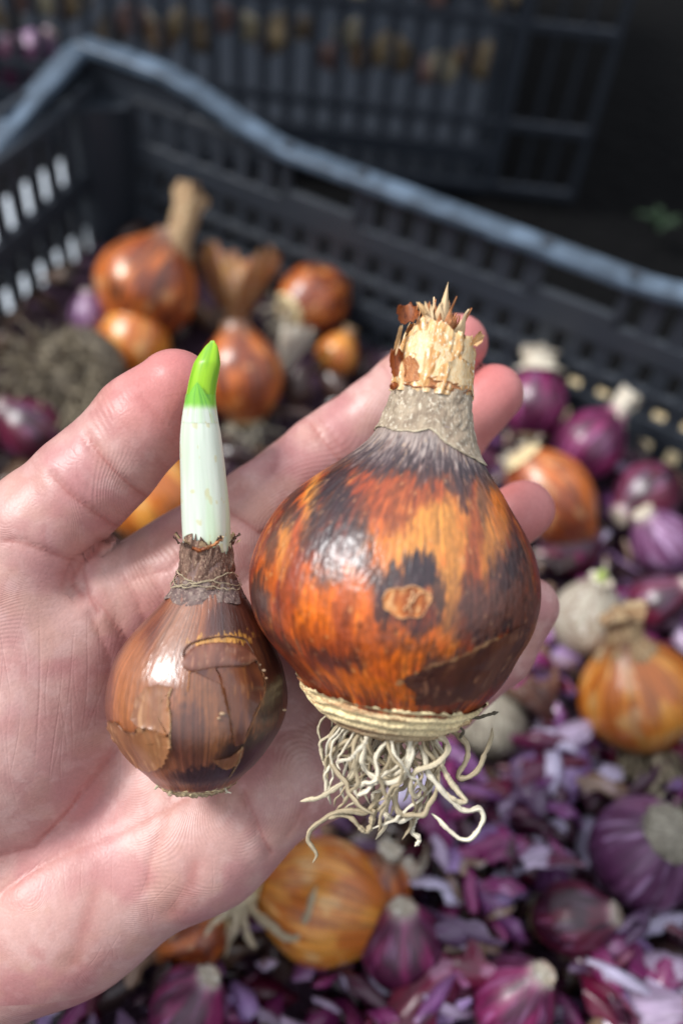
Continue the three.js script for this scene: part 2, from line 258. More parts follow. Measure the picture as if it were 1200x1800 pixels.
class Body {                                                            // an uneven body of revolution in its own axes: y along the axis, z towards the palm's open side
  constructor(profile, bend, amp, sd, t0, t1) { Object.assign(this, { profile, bend, amp, sd, t0, t1 }); }
  r(th, t) { const c = Math.cos(th), s = Math.sin(th); return this.profile(t) * (1 + this.amp * (fbm(c * 1.3 + this.sd, s * 1.3 + 5, t * .45, 3) - .5) + this.amp * .35 * (n3(c * 5 + this.sd, s * 5, t * .5) - .5)); }
  p(th, t, off = 0) { const r = this.r(th, t) + off; return V(this.bend(t) + r * Math.sin(th), t, r * Math.cos(th)); }
  th(s, t) { return Math.asin(clamp((s - this.bend(t)) / this.profile(t), -.999, .999)); }
  geo(nu, nv, t0 = this.t0, t1 = this.t1, vmap = (t) => t / TOP) { return gridGeo(nu, nv, (u, v) => this.p((u - .5) * 6.28318, lerp(t0, t1, v)), true, (u, v) => [u, vmap(lerp(t0, t1, v))]); }
  sleeve(nu, nv, lo, hi, off, crinkle, sd, along = 1) {                            // a papery layer round the axis with ragged edges
    return gridGeo(nu, nv, (u, v) => { const th = (u - .5) * 6.28318, c = Math.cos(th), s = Math.sin(th), a = lo(th), b = hi(th), t = lerp(a, b, v);
      const qx = c * 3.1 + t * 1.3 * along + sd, qy = s * 3.1 - t * .9 * along, qz = t * 2.4 * along + c * .8, wx = fbm(qx, qy, qz, 2) * 1.3, k = crinkle * ((Math.abs(fbm(qx + wx, qy, qz + wx, 2) - .5) * 2.2 + .45 * Math.abs(fbm(qx * 2.7, qy * 2.7 + wx, qz * 2.7, 2) - .5) * 2 + .1 * Math.abs(n3(qx * 7 + wx * 3, qy * 7, qz * 7) - .5)) * 1.8 - .8);
      return this.p(th, t, off(th, v) + k + crinkle * .3); }, true);
  }
  patch(outline, off, lift, sd, rag = .06, rings = 8) {                 // a scrap of skin lying on the body; outline in (s, t)
    const n = outline.length * 8, pts = []; let cs = 0, ct = 0; for (const [a, b] of outline) { cs += a / outline.length; ct += b / outline.length; }
    for (let i = 0; i < n; i++) { const k = Math.floor(i / 8), f = (i % 8) / 8, a = outline[k], b = outline[(k + 1) % outline.length]; pts.push([lerp(a[0], b[0], f) + rag * (hs(i, sd, 1) - .5) * 2, lerp(a[1], b[1], f) + rag * (hs(i, sd, 2) - .5) * 2]); }
    return gridGeo(n, rings, (u, v) => { const q = pts[Math.round(u * n) % n], w = Math.pow(v, .8), s = lerp(cs, q[0], w), t = lerp(ct, q[1], w); return this.p(this.th(s, t), t, off + lift * Math.pow(v, 5) * (.35 + .65 * hs(Math.round(u * n / 3) % Math.round(n / 3), sd, 5)) + .012 * (n3(s * 6, t * 6, sd) - .5)); }, true,
      (u, v) => { const q = pts[Math.round(u * n) % n], s = lerp(cs, q[0], v), t = lerp(ct, q[1], v); return [.5 + this.th(s, t) / 6.28318, t / TOP]; });
  }
}

const fibre = (w, h, a, b, c, sd) => tex(w, h, (u, v) => { const k = streak(u + sd, v, 7, 6, 4), f = streak(u, v + sd, 70, 6, 2), g = streak(u, v, 22, 22, 3); return mix3(mix3(a, b, ss(.36, .62, k + (f - .5) * .5)), c, ss(.58, .72, g + (f - .5) * .25)).map((x) => x * (.78 + .44 * f)); });
const fibreBump = tex(768, 256, (u, v) => { const q = streak(u, v, 70, 5, 2) * 120 + streak(u, v, 26, 26, 3) * 135; return [q, q, q]; }, false);
const greySleeve = pmat({ map: fibre(768, 256, [178, 160, 136], [146, 128, 108], [204, 192, 170], .1), bumpMap: fibreBump, bumpScale: .0003, roughness: .85 });
const creamSleeve = pmat({ map: fibre(768, 256, [226, 190, 136], [206, 150, 88], [246, 232, 204], .4), bumpMap: fibreBump, bumpScale: .0001, roughness: .36 });
const creamFlap = pmat({ map: fibre(128, 64, [236, 210, 164], [222, 180, 122], [248, 236, 208], .4), roughness: .4 });
const scaleBrown = pmat({ map: fibre(256, 128, [190, 120, 66], [150, 84, 42], [224, 190, 146], .7), roughness: .7 });
const scalePale = pmat({ color: rgb(220, 190, 146), roughness: .6 });
const huskBrown = pmat({ map: fibre(256, 128, [168, 88, 34], [122, 58, 22], [196, 120, 56], .2), roughness: .5, transmission: .25 });
const plate = pmat({ map: tex(768, 128, (u, v) => { const l = fbm(Math.cos(u * 6.283) * 2 + 9, Math.sin(u * 6.283) * 2, v * 16, 3), f = streak(u, v, 60, 30, 2); return mix3(mix3([236, 214, 164], [176, 140, 100], ss(.5, .68, l - (v > .6 ? .08 : 0))), [112, 86, 70], ss(.55, .0, v) * .6).map((x) => x * (.75 + .5 * f)); }), bumpMap: fibreBump, bumpScale: .0003, roughness: .7 });
const rootMats = [[206, 192, 162], [176, 160, 130], [224, 214, 190]].map((c, i) => pmat({ map: tex(32, 256, (u, v) => { const k = fbm(u * 5, v * 40, i, 3); return c.map((x) => x * (.62 + .7 * k)); }), roughness: .8 }));
const rootDark = pmat({ color: rgb(92, 84, 70), roughness: .85 });
const bigBase = BIG.base, bigQ = BIG.q;
const big = thing('large_bulb', 'large glossy orange-brown bulb with papery neck and tangled roots resting on the fingers', 'flower bulb', bigBase, bigQ);
const bigBody = new Body(bigProfile, bigBend, .05, 3.3, -.1, TOP);
part('bulb_skin', bigBody.geo(160, 110), bigSkin, big);
{
  const BB = bigBody, S = (px, py) => st(BIG, px, py);
  // grey collar with an arched lower edge
  const arc = curve1([[-3.2, 5.0], [-1.5, 5.36], [-.9, 5.34], [-.3, 5.33], [.02, 5.42], [.3, 5.2], [.8, 4.98], [1.3, 4.86], [2, 4.9], [3.2, 5.0]]), sagArc = (th) => arc(th) + .05 * (n3(th * 7 + 9, 1, 1) - .5);
  const collar = BB.sleeve(150, 40, sagArc, (th) => 6.22 + .16 * (n3(th * 6 + 40, 2, 1) - .5), (th, v) => .015 - .01 * v + .012 * ss(.1, 0, v), .035, 2);
  const cm = part('neck_sleeve', collar, greySleeve, big, { label: 'dusty grey papery collar round the neck' });
  const hem = (f, r, mat) => { const q = []; for (let i = 0; i <= 60; i++) { const th = (i / 60 - .5) * 3.6; q.push(BB.p(th, f(th), .03)); } part('torn_edge', tube(q, r, 140, 5, .5, 3), mat, cm); };
  hem(sagArc, .014, rootMats[0]);
  hem((th) => 6.2 + .03 * Math.sin(th * 7) + .1 * (n3(th * 6 + 40, 2, 1) - .5), .016, huskBrown);
  
  // cream sleeve
  part('neck_sleeve', BB.sleeve(200, 70, (th) => 6.1, (th) => 7.36 + .5 * (n3(th * 2.3 + 3, 4, 7) - .5) + .12 * (hs(Math.round(th * 12), 3, 3) - .5), (th, v) => .0 + .03 * Math.sin(v * 3.14) + .03 * ss(.75, 1, v), .07, 7, .42), creamSleeve, big, { label: 'crinkled cream papery sleeve at the top of the neck' });
  // loose torn flaps on the cream sleeve
  for (const [th, t, w, h, mat] of [[.95, 7.05, .3, .55, creamFlap], [-.15, 6.75, .5, .7, creamFlap], [.5, 6.55, .36, .5, creamFlap], [-.75, 6.5, .3, .5, scaleBrown], [.1, 6.3, .5, .14, scaleBrown], [-.5, 7.05, .4, .5, creamFlap]])
    part('torn_flap', gridGeo(8, 8, (u, v) => BB.p(th + (u - .5) * w * 2.2 * (1 - .3 * v) + .03 * Math.sin(v * 9 + t * 5), t + (v - .5) * h * (1 - .5 * Math.abs(u - .5)) + .1 * (hs(Math.round(u * 8), 2, t * 9 | 0) - .5) * v * v, .03 + .06 * v ** 4 * (.3 + .7 * Math.sin(u * 4 + th * 3) ** 2)), false), mat, big);
  // pointed dry scales on top
  for (let i = 0; i < 46; i++) {
    const ring = i % 3, th = i * 2.4 + rr(-.2, .2), rad = [.44, .3, .14][ring], len = rr(.38, .7) + ring * .1, w = rr(.1, .19), lean = rr(-.02, .14), base = V(BB.bend(7.3), 7.2, 0);
    part('neck_scale', gridGeo(6, 8, (u, v) => { const ww = w * (1 - v ** 1.6) + .006, a = (u - .5) * 2, out = rad + lean * v * v + .03 * Math.cos(a * 1.5) + .02 * Math.sin(v * 7 + i); const lx = a * ww, c = Math.cos(th), s = Math.sin(th); return V(base.x + s * out + c * lx, base.y + v * len + .05 * (hs(u * 6, i, 2) - .5) * v, c * out - s * lx); }, false), i % 5 < 3 ? scaleBrown : scalePale, big);
  }
  const tall = BB.p(0, 7.4);
  part('neck_scale', gridGeo(6, 10, (u, v) => { const a = (u - .5) * 2; return V(BB.bend(7.4) - .02 + a * .13 * (1 - v ** 1.5) + .04 * v, 7.3 + v * 1.02, .3 + .08 * (1 - a * a) - .1 * v); }, false), scalePale, big, { label: 'tallest pale pointed scale at the tip' });
  // small brown husks curling off the neck
  const curl = (px, py, w, h, turn, sd) => { const q = S(px, py); return gridGeo(10, 10, (u, v) => { const a = (u - .5) * 2, b = (v - .5) * 2, e = 1 - .25 * hs(Math.round(u * 10), Math.round(v * 10), sd) * (Math.max(Math.abs(a), Math.abs(b)) > .9 ? 1 : 0), x = a * w * e * (1 - .35 * b * b), y = b * h * e; return V(q[0] + x * Math.cos(turn) - y * Math.sin(turn), q[1] + x * Math.sin(turn) + y * Math.cos(turn), .35 + .12 * a * a - .1 * b * a); }, false); };
  part('loose_husk', curl(713, 556, .22, .2, .4, 3), huskBrown, big, { label: 'brown husk curling off the tip of the neck' });
  part('loose_husk', curl(696, 642, .17, .3, .25, 5), huskBrown, big, { label: 'rusty orange husk hanging left of the neck' });
  part('loose_husk', curl(697, 603, .05, .34, -.12, 7), scalePale, big);
  part('loose_husk', curl(690, 680, .1, .07, .8, 9), huskBrown, big);
  part('loose_husk', curl(738, 545, .06, .16, .7, 11), scalePale, big);
  part('loose_husk', curl(836, 600, .1, .16, -.5, 13), creamSleeve, big);
  // round scar of lifted skin
  const scarO = [[672, 1052], [684, 1036], [706, 1034], [728, 1030], [745, 1038], [756, 1048], [748, 1068], [735, 1083], [716, 1082], [704, 1086], [688, 1076], [676, 1068]].map(([x, y]) => S(x, y));
  const scar = part('skin_scar', BB.patch(scarO, .012, .03, 5, .015), pmat({ map: fibre(256, 128, [150, 76, 30], [178, 104, 46], [198, 150, 100], .3), roughness: .5, }), big, { label: 'round scar of lifted skin on the belly of the bulb' });
  const loop = scarO.map(([s, t]) => BB.p(BB.th(s, t), t, .035)); loop.push(loop[0].clone());
  part('torn_edge', tube(loop, .014, 90, 5, .5, 1), pmat({ color: rgb(214, 160, 112), roughness: .6 }), scar);
  for (const l of [[[724, 1036], [722, 1050], [718, 1066], [722, 1076]], [[715, 1052], [724, 1058], [730, 1046], [742, 1040], [756, 1042]], [[708, 1072], [714, 1064], [720, 1060]]]) part('torn_edge', tube(l.map(([x, y]) => { const q = S(x, y); return BB.p(BB.th(...q), q[1], .035); }), .016, 30, 5, .6, 2), pmat({ color: rgb(222, 172, 124), roughness: .6 }), scar);
  // second skin showing at the lower right
  const low = [[704, 1194], [722, 1188], [738, 1179], [758, 1173], [780, 1168], [806, 1158], [830, 1146], [858, 1133], [886, 1118], [920, 1098], [931, 1105], [915, 1142], [895, 1170], [860, 1208], [838, 1228], [800, 1236], [760, 1240], [728, 1238], [730, 1215], [716, 1207]].map(([x, y]) => S(x, y));
  part('outer_skin', BB.patch(low, .008, .02, 9, .03), pmat({ map: fibre(512, 128, [112, 66, 46], [84, 48, 38], [132, 88, 64], .5), roughness: .28, ior: 1.7, bumpMap: fibreBump, bumpScale: .0001 }), big, { label: 'dull brown outer skin torn off along a pale line' });
  // basal plate: layered pale ring
  const ringR = curve1([[-.66, .95], [-.5, 1.22], [-.3, 1.5], [-.12, 1.68], [.02, 1.78], [.2, 1.88], [.4, 1.98]]);
  const ring = gridGeo(180, 26, (u, v) => { const th = (u - .5) * 6.28318, hi = .22 + .12 * (n3(th * 9 + 20, 1, 1) - .5) + .05 * (hs(Math.round(u * 180) % 180, 8, 8) - .5), t = lerp(-.66, hi, v), r = ringR(t) + .03 + .05 * Math.sin(t * 34 + 2 * n3(th * 3, t, 4)) + .07 * (n3(Math.cos(th) * 8, Math.sin(th) * 8, t * 12) - .5); return V(r * Math.sin(th) + .02, t, r * Math.cos(th)); });
  const bp = part('basal_plate', ring, plate, big, { label: 'cream ridged basal plate' });
  part('plate_underside', gridGeo(48, 6, (u, v) => { const th = u * 6.28318, r = 1.0 * v + .001; return V(r * Math.sin(th), -.6 - .1 * (1 - v) + .05 * n3(r * 9, th * 3, 1), r * Math.cos(th)); }), plate, bp);
  // nubs along the plate
  // roots
  const inv = bigQ.clone().invert(), P = (px, py, d) => at(px, py, d).sub(bigBase).applyQuaternion(inv);
  const designed = [
    [[640, 1300, 18.2], [610, 1370, 18], [560, 1400, 18.1], [528, 1408, 18.3]], [[700, 1330, 17.9], [640, 1430, 17.8], [600, 1425, 17.8], [560, 1450, 18], [540, 1470, 18], [556, 1500, 18.1], [548, 1515, 18.1]],
    [[740, 1310, 17.8], [760, 1370, 17.6], [810, 1420, 17.6], [848, 1430, 17.7], [845, 1455, 17.7], [820, 1475, 17.7], [780, 1455, 17.7], [755, 1430, 17.8]], [[760, 1320, 17.9], [790, 1370, 17.7], [820, 1415, 17.6], [800, 1405, 17.6], [770, 1380, 17.6]],
    [[795, 1285, 18.2], [820, 1310, 18], [815, 1345, 18], [800, 1365, 18], [825, 1365, 18], [850, 1330, 18], [866, 1278, 18]], [[650, 1290, 17.9], [640, 1350, 17.7], [690, 1375, 17.5], [715, 1350, 17.5], [720, 1310, 17.6], [700, 1290, 17.9]],
    [[760, 1290, 17.8], [790, 1310, 17.6], [770, 1340, 17.5], [730, 1355, 17.5], [725, 1400, 17.7], [740, 1385, 17.8]], [[690, 1300, 18], [690, 1400, 17.7], [705, 1430, 17.7], [740, 1430, 17.7], [765, 1390, 17.7], [770, 1350, 17.7]],
    [[735, 1430, 18.1], [725, 1460, 18.1], [738, 1475, 18.1], [730, 1490, 18.1]], [[630, 1280, 18], [650, 1330, 17.8], [680, 1370, 17.7], [710, 1365, 17.6], [715, 1330, 17.6]], [[660, 1420, 17.8], [645, 1460, 17.9], [620, 1440, 17.8], [600, 1432, 17.9], [575, 1440, 17.9]], [[655, 1395, 18], [665, 1420, 17.9], [700, 1440, 17.8], [730, 1432, 17.8]],
  ];
  designed.forEach((l, i) => part('root', tube(l.map((q) => P(...q)), .058, 90, 7, .3, i), rootMats[i % 3], big));
  part('root', tube([[790, 1275, 18.2], [815, 1264, 18.1], [845, 1258, 18.1], [874, 1251, 18.1]].map((q) => P(...q)), .04, 30, 6, .3, 70), rootDark, big, { label: 'short dark root pointing right' });
  part('root', tube([[785, 1290, 18], [800, 1272, 17.9], [814, 1285, 17.9], [808, 1298, 18]].map((q) => P(...q)), .035, 30, 6, .3, 71), rootDark, big);
  for (let i = 0; i < 72; i++) {
    const a = rr(0, 6.283), r0 = Math.sqrt(rnd()) * 1.1; let p = V(Math.sin(a) * r0, -.5, Math.cos(a) * r0), d = V(Math.sin(a) * .35, -1, Math.cos(a) * .35).normalize(); const l = [p.clone()], n = 5 + Math.floor(rnd() * 5);
    for (let k = 0; k < n; k++) { d.add(V(rr(-.7, .7), rr(-.5, .36), rr(-.6, .6))).normalize(); p = p.clone().addScaledVector(d, rr(.2, .4)); p.y = Math.min(p.y, -.55); const q = Math.hypot(p.x, p.z), m = 1.3 + .25 * p.y + .25; if (q > m) { p.x *= m / q; p.z *= m / q; } l.push(p); }
    part('root', tube(l, rr(.026, .052), 44, 6, .3, i + 20), i % 9 ? rootMats[i % 3] : rootDark, big);
  }
}

// ------------------------------------------------------------------ the small sprouting bulb
const smSpots = spots(SM, [[470, 1190, 36, 70, 1.1, 0], [450, 1320, 60, 40, .9, 0], [380, 1365, 70, 24, 1, 0], [405, 1225, 12, 60, .7, 2], [360, 1260, 50, 70, .6, 1], [440, 1210, 22, 60, .8, 3], [230, 1200, 34, 70, .8, 3], [310, 1120, 30, 60, .4, 4], [420, 1080, 40, 40, .6, 0], [385, 1128, 50, 9, 1.3, 5], [330, 1300, 30, 60, .5, 2]]);
const smColor = (u, v) => {
  const t = v * TOP, th = (u - .5) * 6.28318, s = smBend(t) + smProfile(t) * Math.sin(th), fine = streak(u, v, 55, 3, 3), finer = streak(u, v, 130, 5, 2), blot = streak(u, v, 3, 4, 4), grit = streak(u, v, 30, 50, 3);
  let c = mix3([142, 84, 52], [106, 58, 42], ss(.38, .62, blot));
  if (Math.cos(th) > -.1) for (const [x, y, rx, ry, k, kind] of smSpots) { const d = ((s + (fine - .5) * .3 - x) / rx) ** 2 + ((t + (grit - .5) * .4 - y) / ry) ** 2; if (d < 3) c = mix3(c, [[52, 32, 30], [128, 80, 44], [72, 40, 38], [160, 98, 58], [150, 120, 108], [196, 140, 64]][kind], clamp(k * ss(1.6, .4, d + (fine - .5) * .8))); }
  c = mix3(c, [110, 86, 76], ss(3.9, 4.4, t) * .8);
  const f = .99 + (fine - .5) * .5 + (finer - .5) * .4 + (grit - .5) * .2; return c.map((x) => x * f);
};
const smSkin = pmat({ map: tex(1024, 512, smColor), bumpMap: bigBump, bumpScale: .00014, roughness: .3, ior: 1.9 });
const smBase = SM.base, smQ = SM.q;
const small = thing('small_bulb', 'small chestnut-brown bulb with a white and green shoot lying on the palm', 'flower bulb', smBase, smQ);
{
  const B = new Body(smProfile, smBend, .05, 8.1, -.05, 4.5), S = (px, py) => st(SM, px, py);
  part('bulb_skin', B.geo(130, 90), smSkin, small);
  const peelTan = pmat({ map: fibre(512, 128, [158, 106, 68], [132, 84, 54], [178, 130, 90], .9), bumpMap: bigBump, bumpScale: .00006, roughness: .32, ior: 1.8 });
  const peelBrown = pmat({ map: fibre(512, 128, [116, 66, 38], [84, 46, 34], [138, 86, 48], .15), bumpMap: bigBump, bumpScale: .00006, roughness: .3, ior: 1.8 });
  const peelDark = pmat({ map: fibre(512, 128, [78, 46, 38], [60, 36, 32], [96, 60, 46], .65), bumpMap: bigBump, bumpScale: .0002, roughness: .3 });
  const peelFold = pmat({ map: fibre(256, 128, [138, 88, 66], [116, 70, 54], [150, 104, 80], .15), roughness: .3, ior: 1.8 });
  const pp = (o, off, lift, sd, rag, mat, label) => part('skin_peel', B.patch(o.map(([x, y]) => S(x, y)), off, lift, sd, rag), mat, small, { label });
  pp([[193, 1268], [206, 1268], [218, 1282], [232, 1286], [250, 1278], [272, 1280], [300, 1296], [301, 1312], [290, 1345], [262, 1358], [228, 1340], [204, 1310], [192, 1285]], .01, .05, 2, .028, peelTan, 'pale tan torn peel low on the left side');
  pp([[258, 1206], [282, 1203], [303, 1208], [297, 1225], [300, 1250], [300, 1285], [290, 1292], [262, 1280], [244, 1276], [232, 1262], [240, 1230]], .006, .04, 4, .018, peelTan, 'tan peel with a straight torn right edge');
  pp([[325, 1150], [345, 1142], [400, 1138], [430, 1138], [446, 1160], [462, 1190], [464, 1215], [440, 1262], [425, 1305], [412, 1312], [405, 1270], [392, 1210], [378, 1172], [338, 1178]], .018, .035, 6, .012, peelBrown, 'raised brown tongue of skin in the middle');
  pp([[404, 1330], [428, 1312], [426, 1326], [418, 1342], [408, 1350], [396, 1352], [384, 1346], [374, 1336], [388, 1334]], .01, .03, 8, .012, peelTan, 'small tan flake near the base');
  // puffy fold above the window
  part('skin_fold', gridGeo(60, 20, (u, v) => { const s0 = S(lerp(322, 446, u), 1163 - 12 * Math.sin(u * 2.6)), w = .23 * Math.pow(Math.max(.01, 1 - (2 * u - 1) ** 4), .5) * lerp(1.1, .8, u), a = v * Math.PI, t = s0[1] + Math.cos(a) * w; return B.p(B.th(s0[0], t), t, -.012 + .12 * Math.sin(a)); }, false, (u, v) => [u * .2, v * .3]), peelFold, small, { label: 'puffy fold of skin across the front' });
  const win = [[326, 1165], [323, 1145], [336, 1130], [368, 1121], [410, 1118], [430, 1124], [440, 1138], [450, 1160], [458, 1180]].map(([x, y]) => { const q = S(x, y); return B.p(B.th(...q), q[1], .02); });
  part('torn_edge', tube(win, .02, 70, 5, .4, 4), pmat({ color: rgb(98, 62, 46), roughness: .5 }), small);
  for (const [px, py, r] of [[462, 1178, .05], [466, 1192, .04], [390, 1254, .06], [384, 1262, .04], [497, 1248, .05], [455, 1168, .035]]) part('skin_crumb', (() => { const q = S(px, py), c = B.p(B.th(...q), q[1], .03); return new THREE.IcosahedronGeometry(r, 1).scale(1, .6, .6).translate(c.x, c.y, c.z); })(), pmat({ color: rgb(170, 140, 110), roughness: .6 }), small);
  for (const [l, c] of [[[[303, 1208], [297, 1230], [301, 1262], [300, 1300], [302, 1318]], [196, 160, 120]], [[[446, 1152], [460, 1180], [466, 1205], [458, 1235], [440, 1275], [426, 1310]], [160, 112, 76]], [[[334, 1178], [332, 1200], [330, 1215]], [170, 112, 66]], [[[425, 1312], [418, 1340], [402, 1368]], [150, 118, 86]]]) part('torn_edge', tube(l.map(([x, y]) => { const q = S(x, y); return B.p(B.th(...q), q[1], .03); }), .012, 50, 4, .8, 6), pmat({ color: rgb(...c), roughness: .6 }), small);
  // neck sleeve, ragged top
  const neckMat = pmat({ map: fibre(512, 256, [128, 98, 82], [98, 72, 60], [160, 134, 112], .35), bumpMap: fibreBump, bumpScale: .0003, roughness: .85 });
  part('neck_sleeve', B.sleeve(140, 40, (th) => 4.02 + .08 * (n3(th * 4, 3, 3) - .5), (th) => 4.86 + .16 * (hs(Math.round(th * 11), 5, 5) - .5) + .14 * Math.cos(th * 2 + 1), (th, v) => .0 + .02 * v, .06, 12), neckMat, small, { label: 'ragged brown collar round the neck' });
  part('neck_sleeve', B.sleeve(140, 20, (th) => 3.72 + .1 * (n3(th * 3 + 7, 1, 3) - .5), (th) => 4.14 + .06 * (n3(th * 7, 5, 5) - .5), (th, v) => .0 + .03 * v, .04, 19), pmat({ map: fibre(512, 256, [130, 112, 104], [104, 84, 80], [160, 140, 126], .55), bumpMap: fibreBump, bumpScale: .0003, roughness: .85 }), small);
  for (const [t0, amp, sd] of [[4.1, .06, 1], [4.2, .08, 5], [4.02, .05, 8]]) { const q = []; for (let i = 0; i <= 40; i++) { const th = (i / 40 - .5) * 3.6; q.push(B.p(th, t0 + amp * Math.sin(th * 3 + sd) + .05 * (n3(th * 8, sd, 1) - .5), .075)); } part('neck_fibre', tube(q, .012, 120, 5, .5, sd), rootMats[1], small); }
  for (let i = 0; i < 22; i++) { const th = i * .2856 * 2 * 1.0, t = 4.84 + rr(-.06, .1); part('neck_shred', gridGeo(3, 4, (u, v) => B.p(th + (u - .5) * .28 * (1 - v * .5), t + v * rr(.1, .2) * .8 - .03 * Math.abs(u - .5), .1 + v * .07 * (1 + hs(i, u * 3, 1)) + .02 * hs(i, u * 3, v * 4)), false), i % 3 ? neckMat : scalePale, small); }
  // basal plate
  part('basal_plate', gridGeo(120, 10, (u, v) => { const th = u * 6.28318, t = lerp(-.17, .08, v) + .05 * (hs(Math.round(u * 120) % 120, Math.round(v * 3), 4) - .5), r = (.72 + .22 * v + .07 * (n3(Math.cos(th) * 9, Math.sin(th) * 9, t * 20) - .5)) * (1 - .0); return V(smBend(0) + r * Math.sin(th), t, r * Math.cos(th)); }), plate, small);
  part('plate_underside', gridGeo(40, 5, (u, v) => { const th = u * 6.28318, r = .75 * v + .001; return V(smBend(0) + r * Math.sin(th), -.11, r * Math.cos(th)); }), plate, small);
  for (let i = 0; i < 5; i++) { const th = rr(-1.2, 1.2); part('root_stub', tube([V(Math.sin(th) * .85, -.02, Math.cos(th) * .85), V(Math.sin(th) * .93, -.08, Math.cos(th) * .93), V(Math.sin(th) * .9 + rr(-.1, .1), -.11, Math.cos(th) * .9)], rr(.015, .028), 8, 5, .3, i), rootMats[i % 3], small); }
  // shoot: white sheath, green leaf tips
  const inv = smQ.clone().invert(), L = (px, py) => { const q = S(px, py); return q; };
  const left = curve1([[4.7, -.33], [5.5, -.37], [6.2, -.39], [7.2, -.40], [8.1, -.29], [8.7, -.16], [9.1, .02], [9.2, .14]]);
  const right = curve1([[4.7, .64], [5.5, .6], [6.2, .53], [7.2, .41], [7.6, .34], [8.1, .3], [8.7, .38], [9.1, .38], [9.2, .3]]);
  const shootTex = (tipT, tipC) => tex(128, 512, (u, v) => { const t = 4.6 + v * 4.7, f = fbm(u * 40, v * 3, 2, 3), g = ss(tipT - .1, tipT + .1, t + .006 * Math.sin(u * 20)); let c = mix3([212, 224, 204], [224, 232, 216], f); c = mix3(c, [206, 232, 190], ss(.5, .62, fbm(u * 9 + 3, v * 1.2, 7, 2)) * .6); c = mix3(c, [208, 196, 140], ss(.74, .8, fbm(u * 24, v * 20, 11, 2)) * .5); const gr = mix3(tipC, [tipC[0] * .78, tipC[1] * .86, tipC[2]], ss(.35, .7, fbm(u * 14, v * 5, 5, 3))); return mix3(c, gr, g).map((x) => x * (.95 + .1 * f)); });
  const leafM = (t, c) => pmat({ map: shootTex(t, c), roughness: .34, transmission: .1, bumpMap: fibreBump, bumpScale: .00003 });
  const leafUV = (t) => (t - 4.6) / 4.7;
  const Y = (t) => 4.6 + (t - 4.6) * .925;
  const shoot = part('shoot', gridGeo(48, 60, (u, v) => { const t = lerp(4.6, 8.06, v), c = (left(t) + right(t)) / 2, w = (right(t) - left(t)) / 2, th = u * 6.28318; return V(c + w * Math.sin(th), Y(t), w * .88 * Math.cos(th)); }, true, (u, v) => [u, leafUV(lerp(4.6, 8.06, v))]), leafM(7.8, [130, 196, 60]), small, { label: 'white fleshy shoot turning green at the top' });
  part('leaf_tip', gridGeo(24, 40, (u, v) => { const t = lerp(7.6, 9.22, v), k = Math.sqrt(clamp((9.23 - t) / .5)), c = (left(t) + right(t)) / 2, w = (right(t) - left(t)) / 2 * Math.min(1, .35 + .65 * k), th = (u - .5) * 6.28318; return V(c + w * .99 * Math.sin(th), Y(t), (w * .8 * Math.cos(th)) * Math.min(1, k + .05) - .03); }, true, (u, v) => [u, leafUV(lerp(7.6, 9.2, v))]), leafM(7.5, [158, 210, 34]), shoot, { label: 'bright green pointed leaf tip behind' });
  part('leaf_tip', gridGeo(24, 30, (u, v) => { const t = lerp(7.45, 8.32, v), f = (t - 7.45) / .87, W = (right(t) - left(t)) / 2, m = (left(t) + right(t)) / 2, X = clamp((u - .5) * 2 * W * .97 * (1 - f ** 2.4) - f * f * .06, -W * .97, W * .97); return V(m + X, Y(t), .88 * Math.sqrt(Math.max(0, W * W - X * X)) + .006 + .05 * f); }, false, (u, v) => [u, leafUV(lerp(7.45, 8.32, v))]), leafM(7.8, [136, 206, 66]), shoot, { label: 'shorter pale green leaf tip in front' });
  part('skin_crumb', tube([[340, 962], [352, 966], [366, 962]].map(([x, y]) => { const q = S(x, y); return V(q[0], q[1], .52); }), .045, 14, 6, .5, 3), huskBrown, small);
  part('skin_crumb', tube([[362, 962], [378, 956], [391, 944]].map(([x, y]) => { const q = S(x, y); return V(q[0], q[1], .5); }), .04, 14, 6, .5, 4), scaleBrown, small);
}

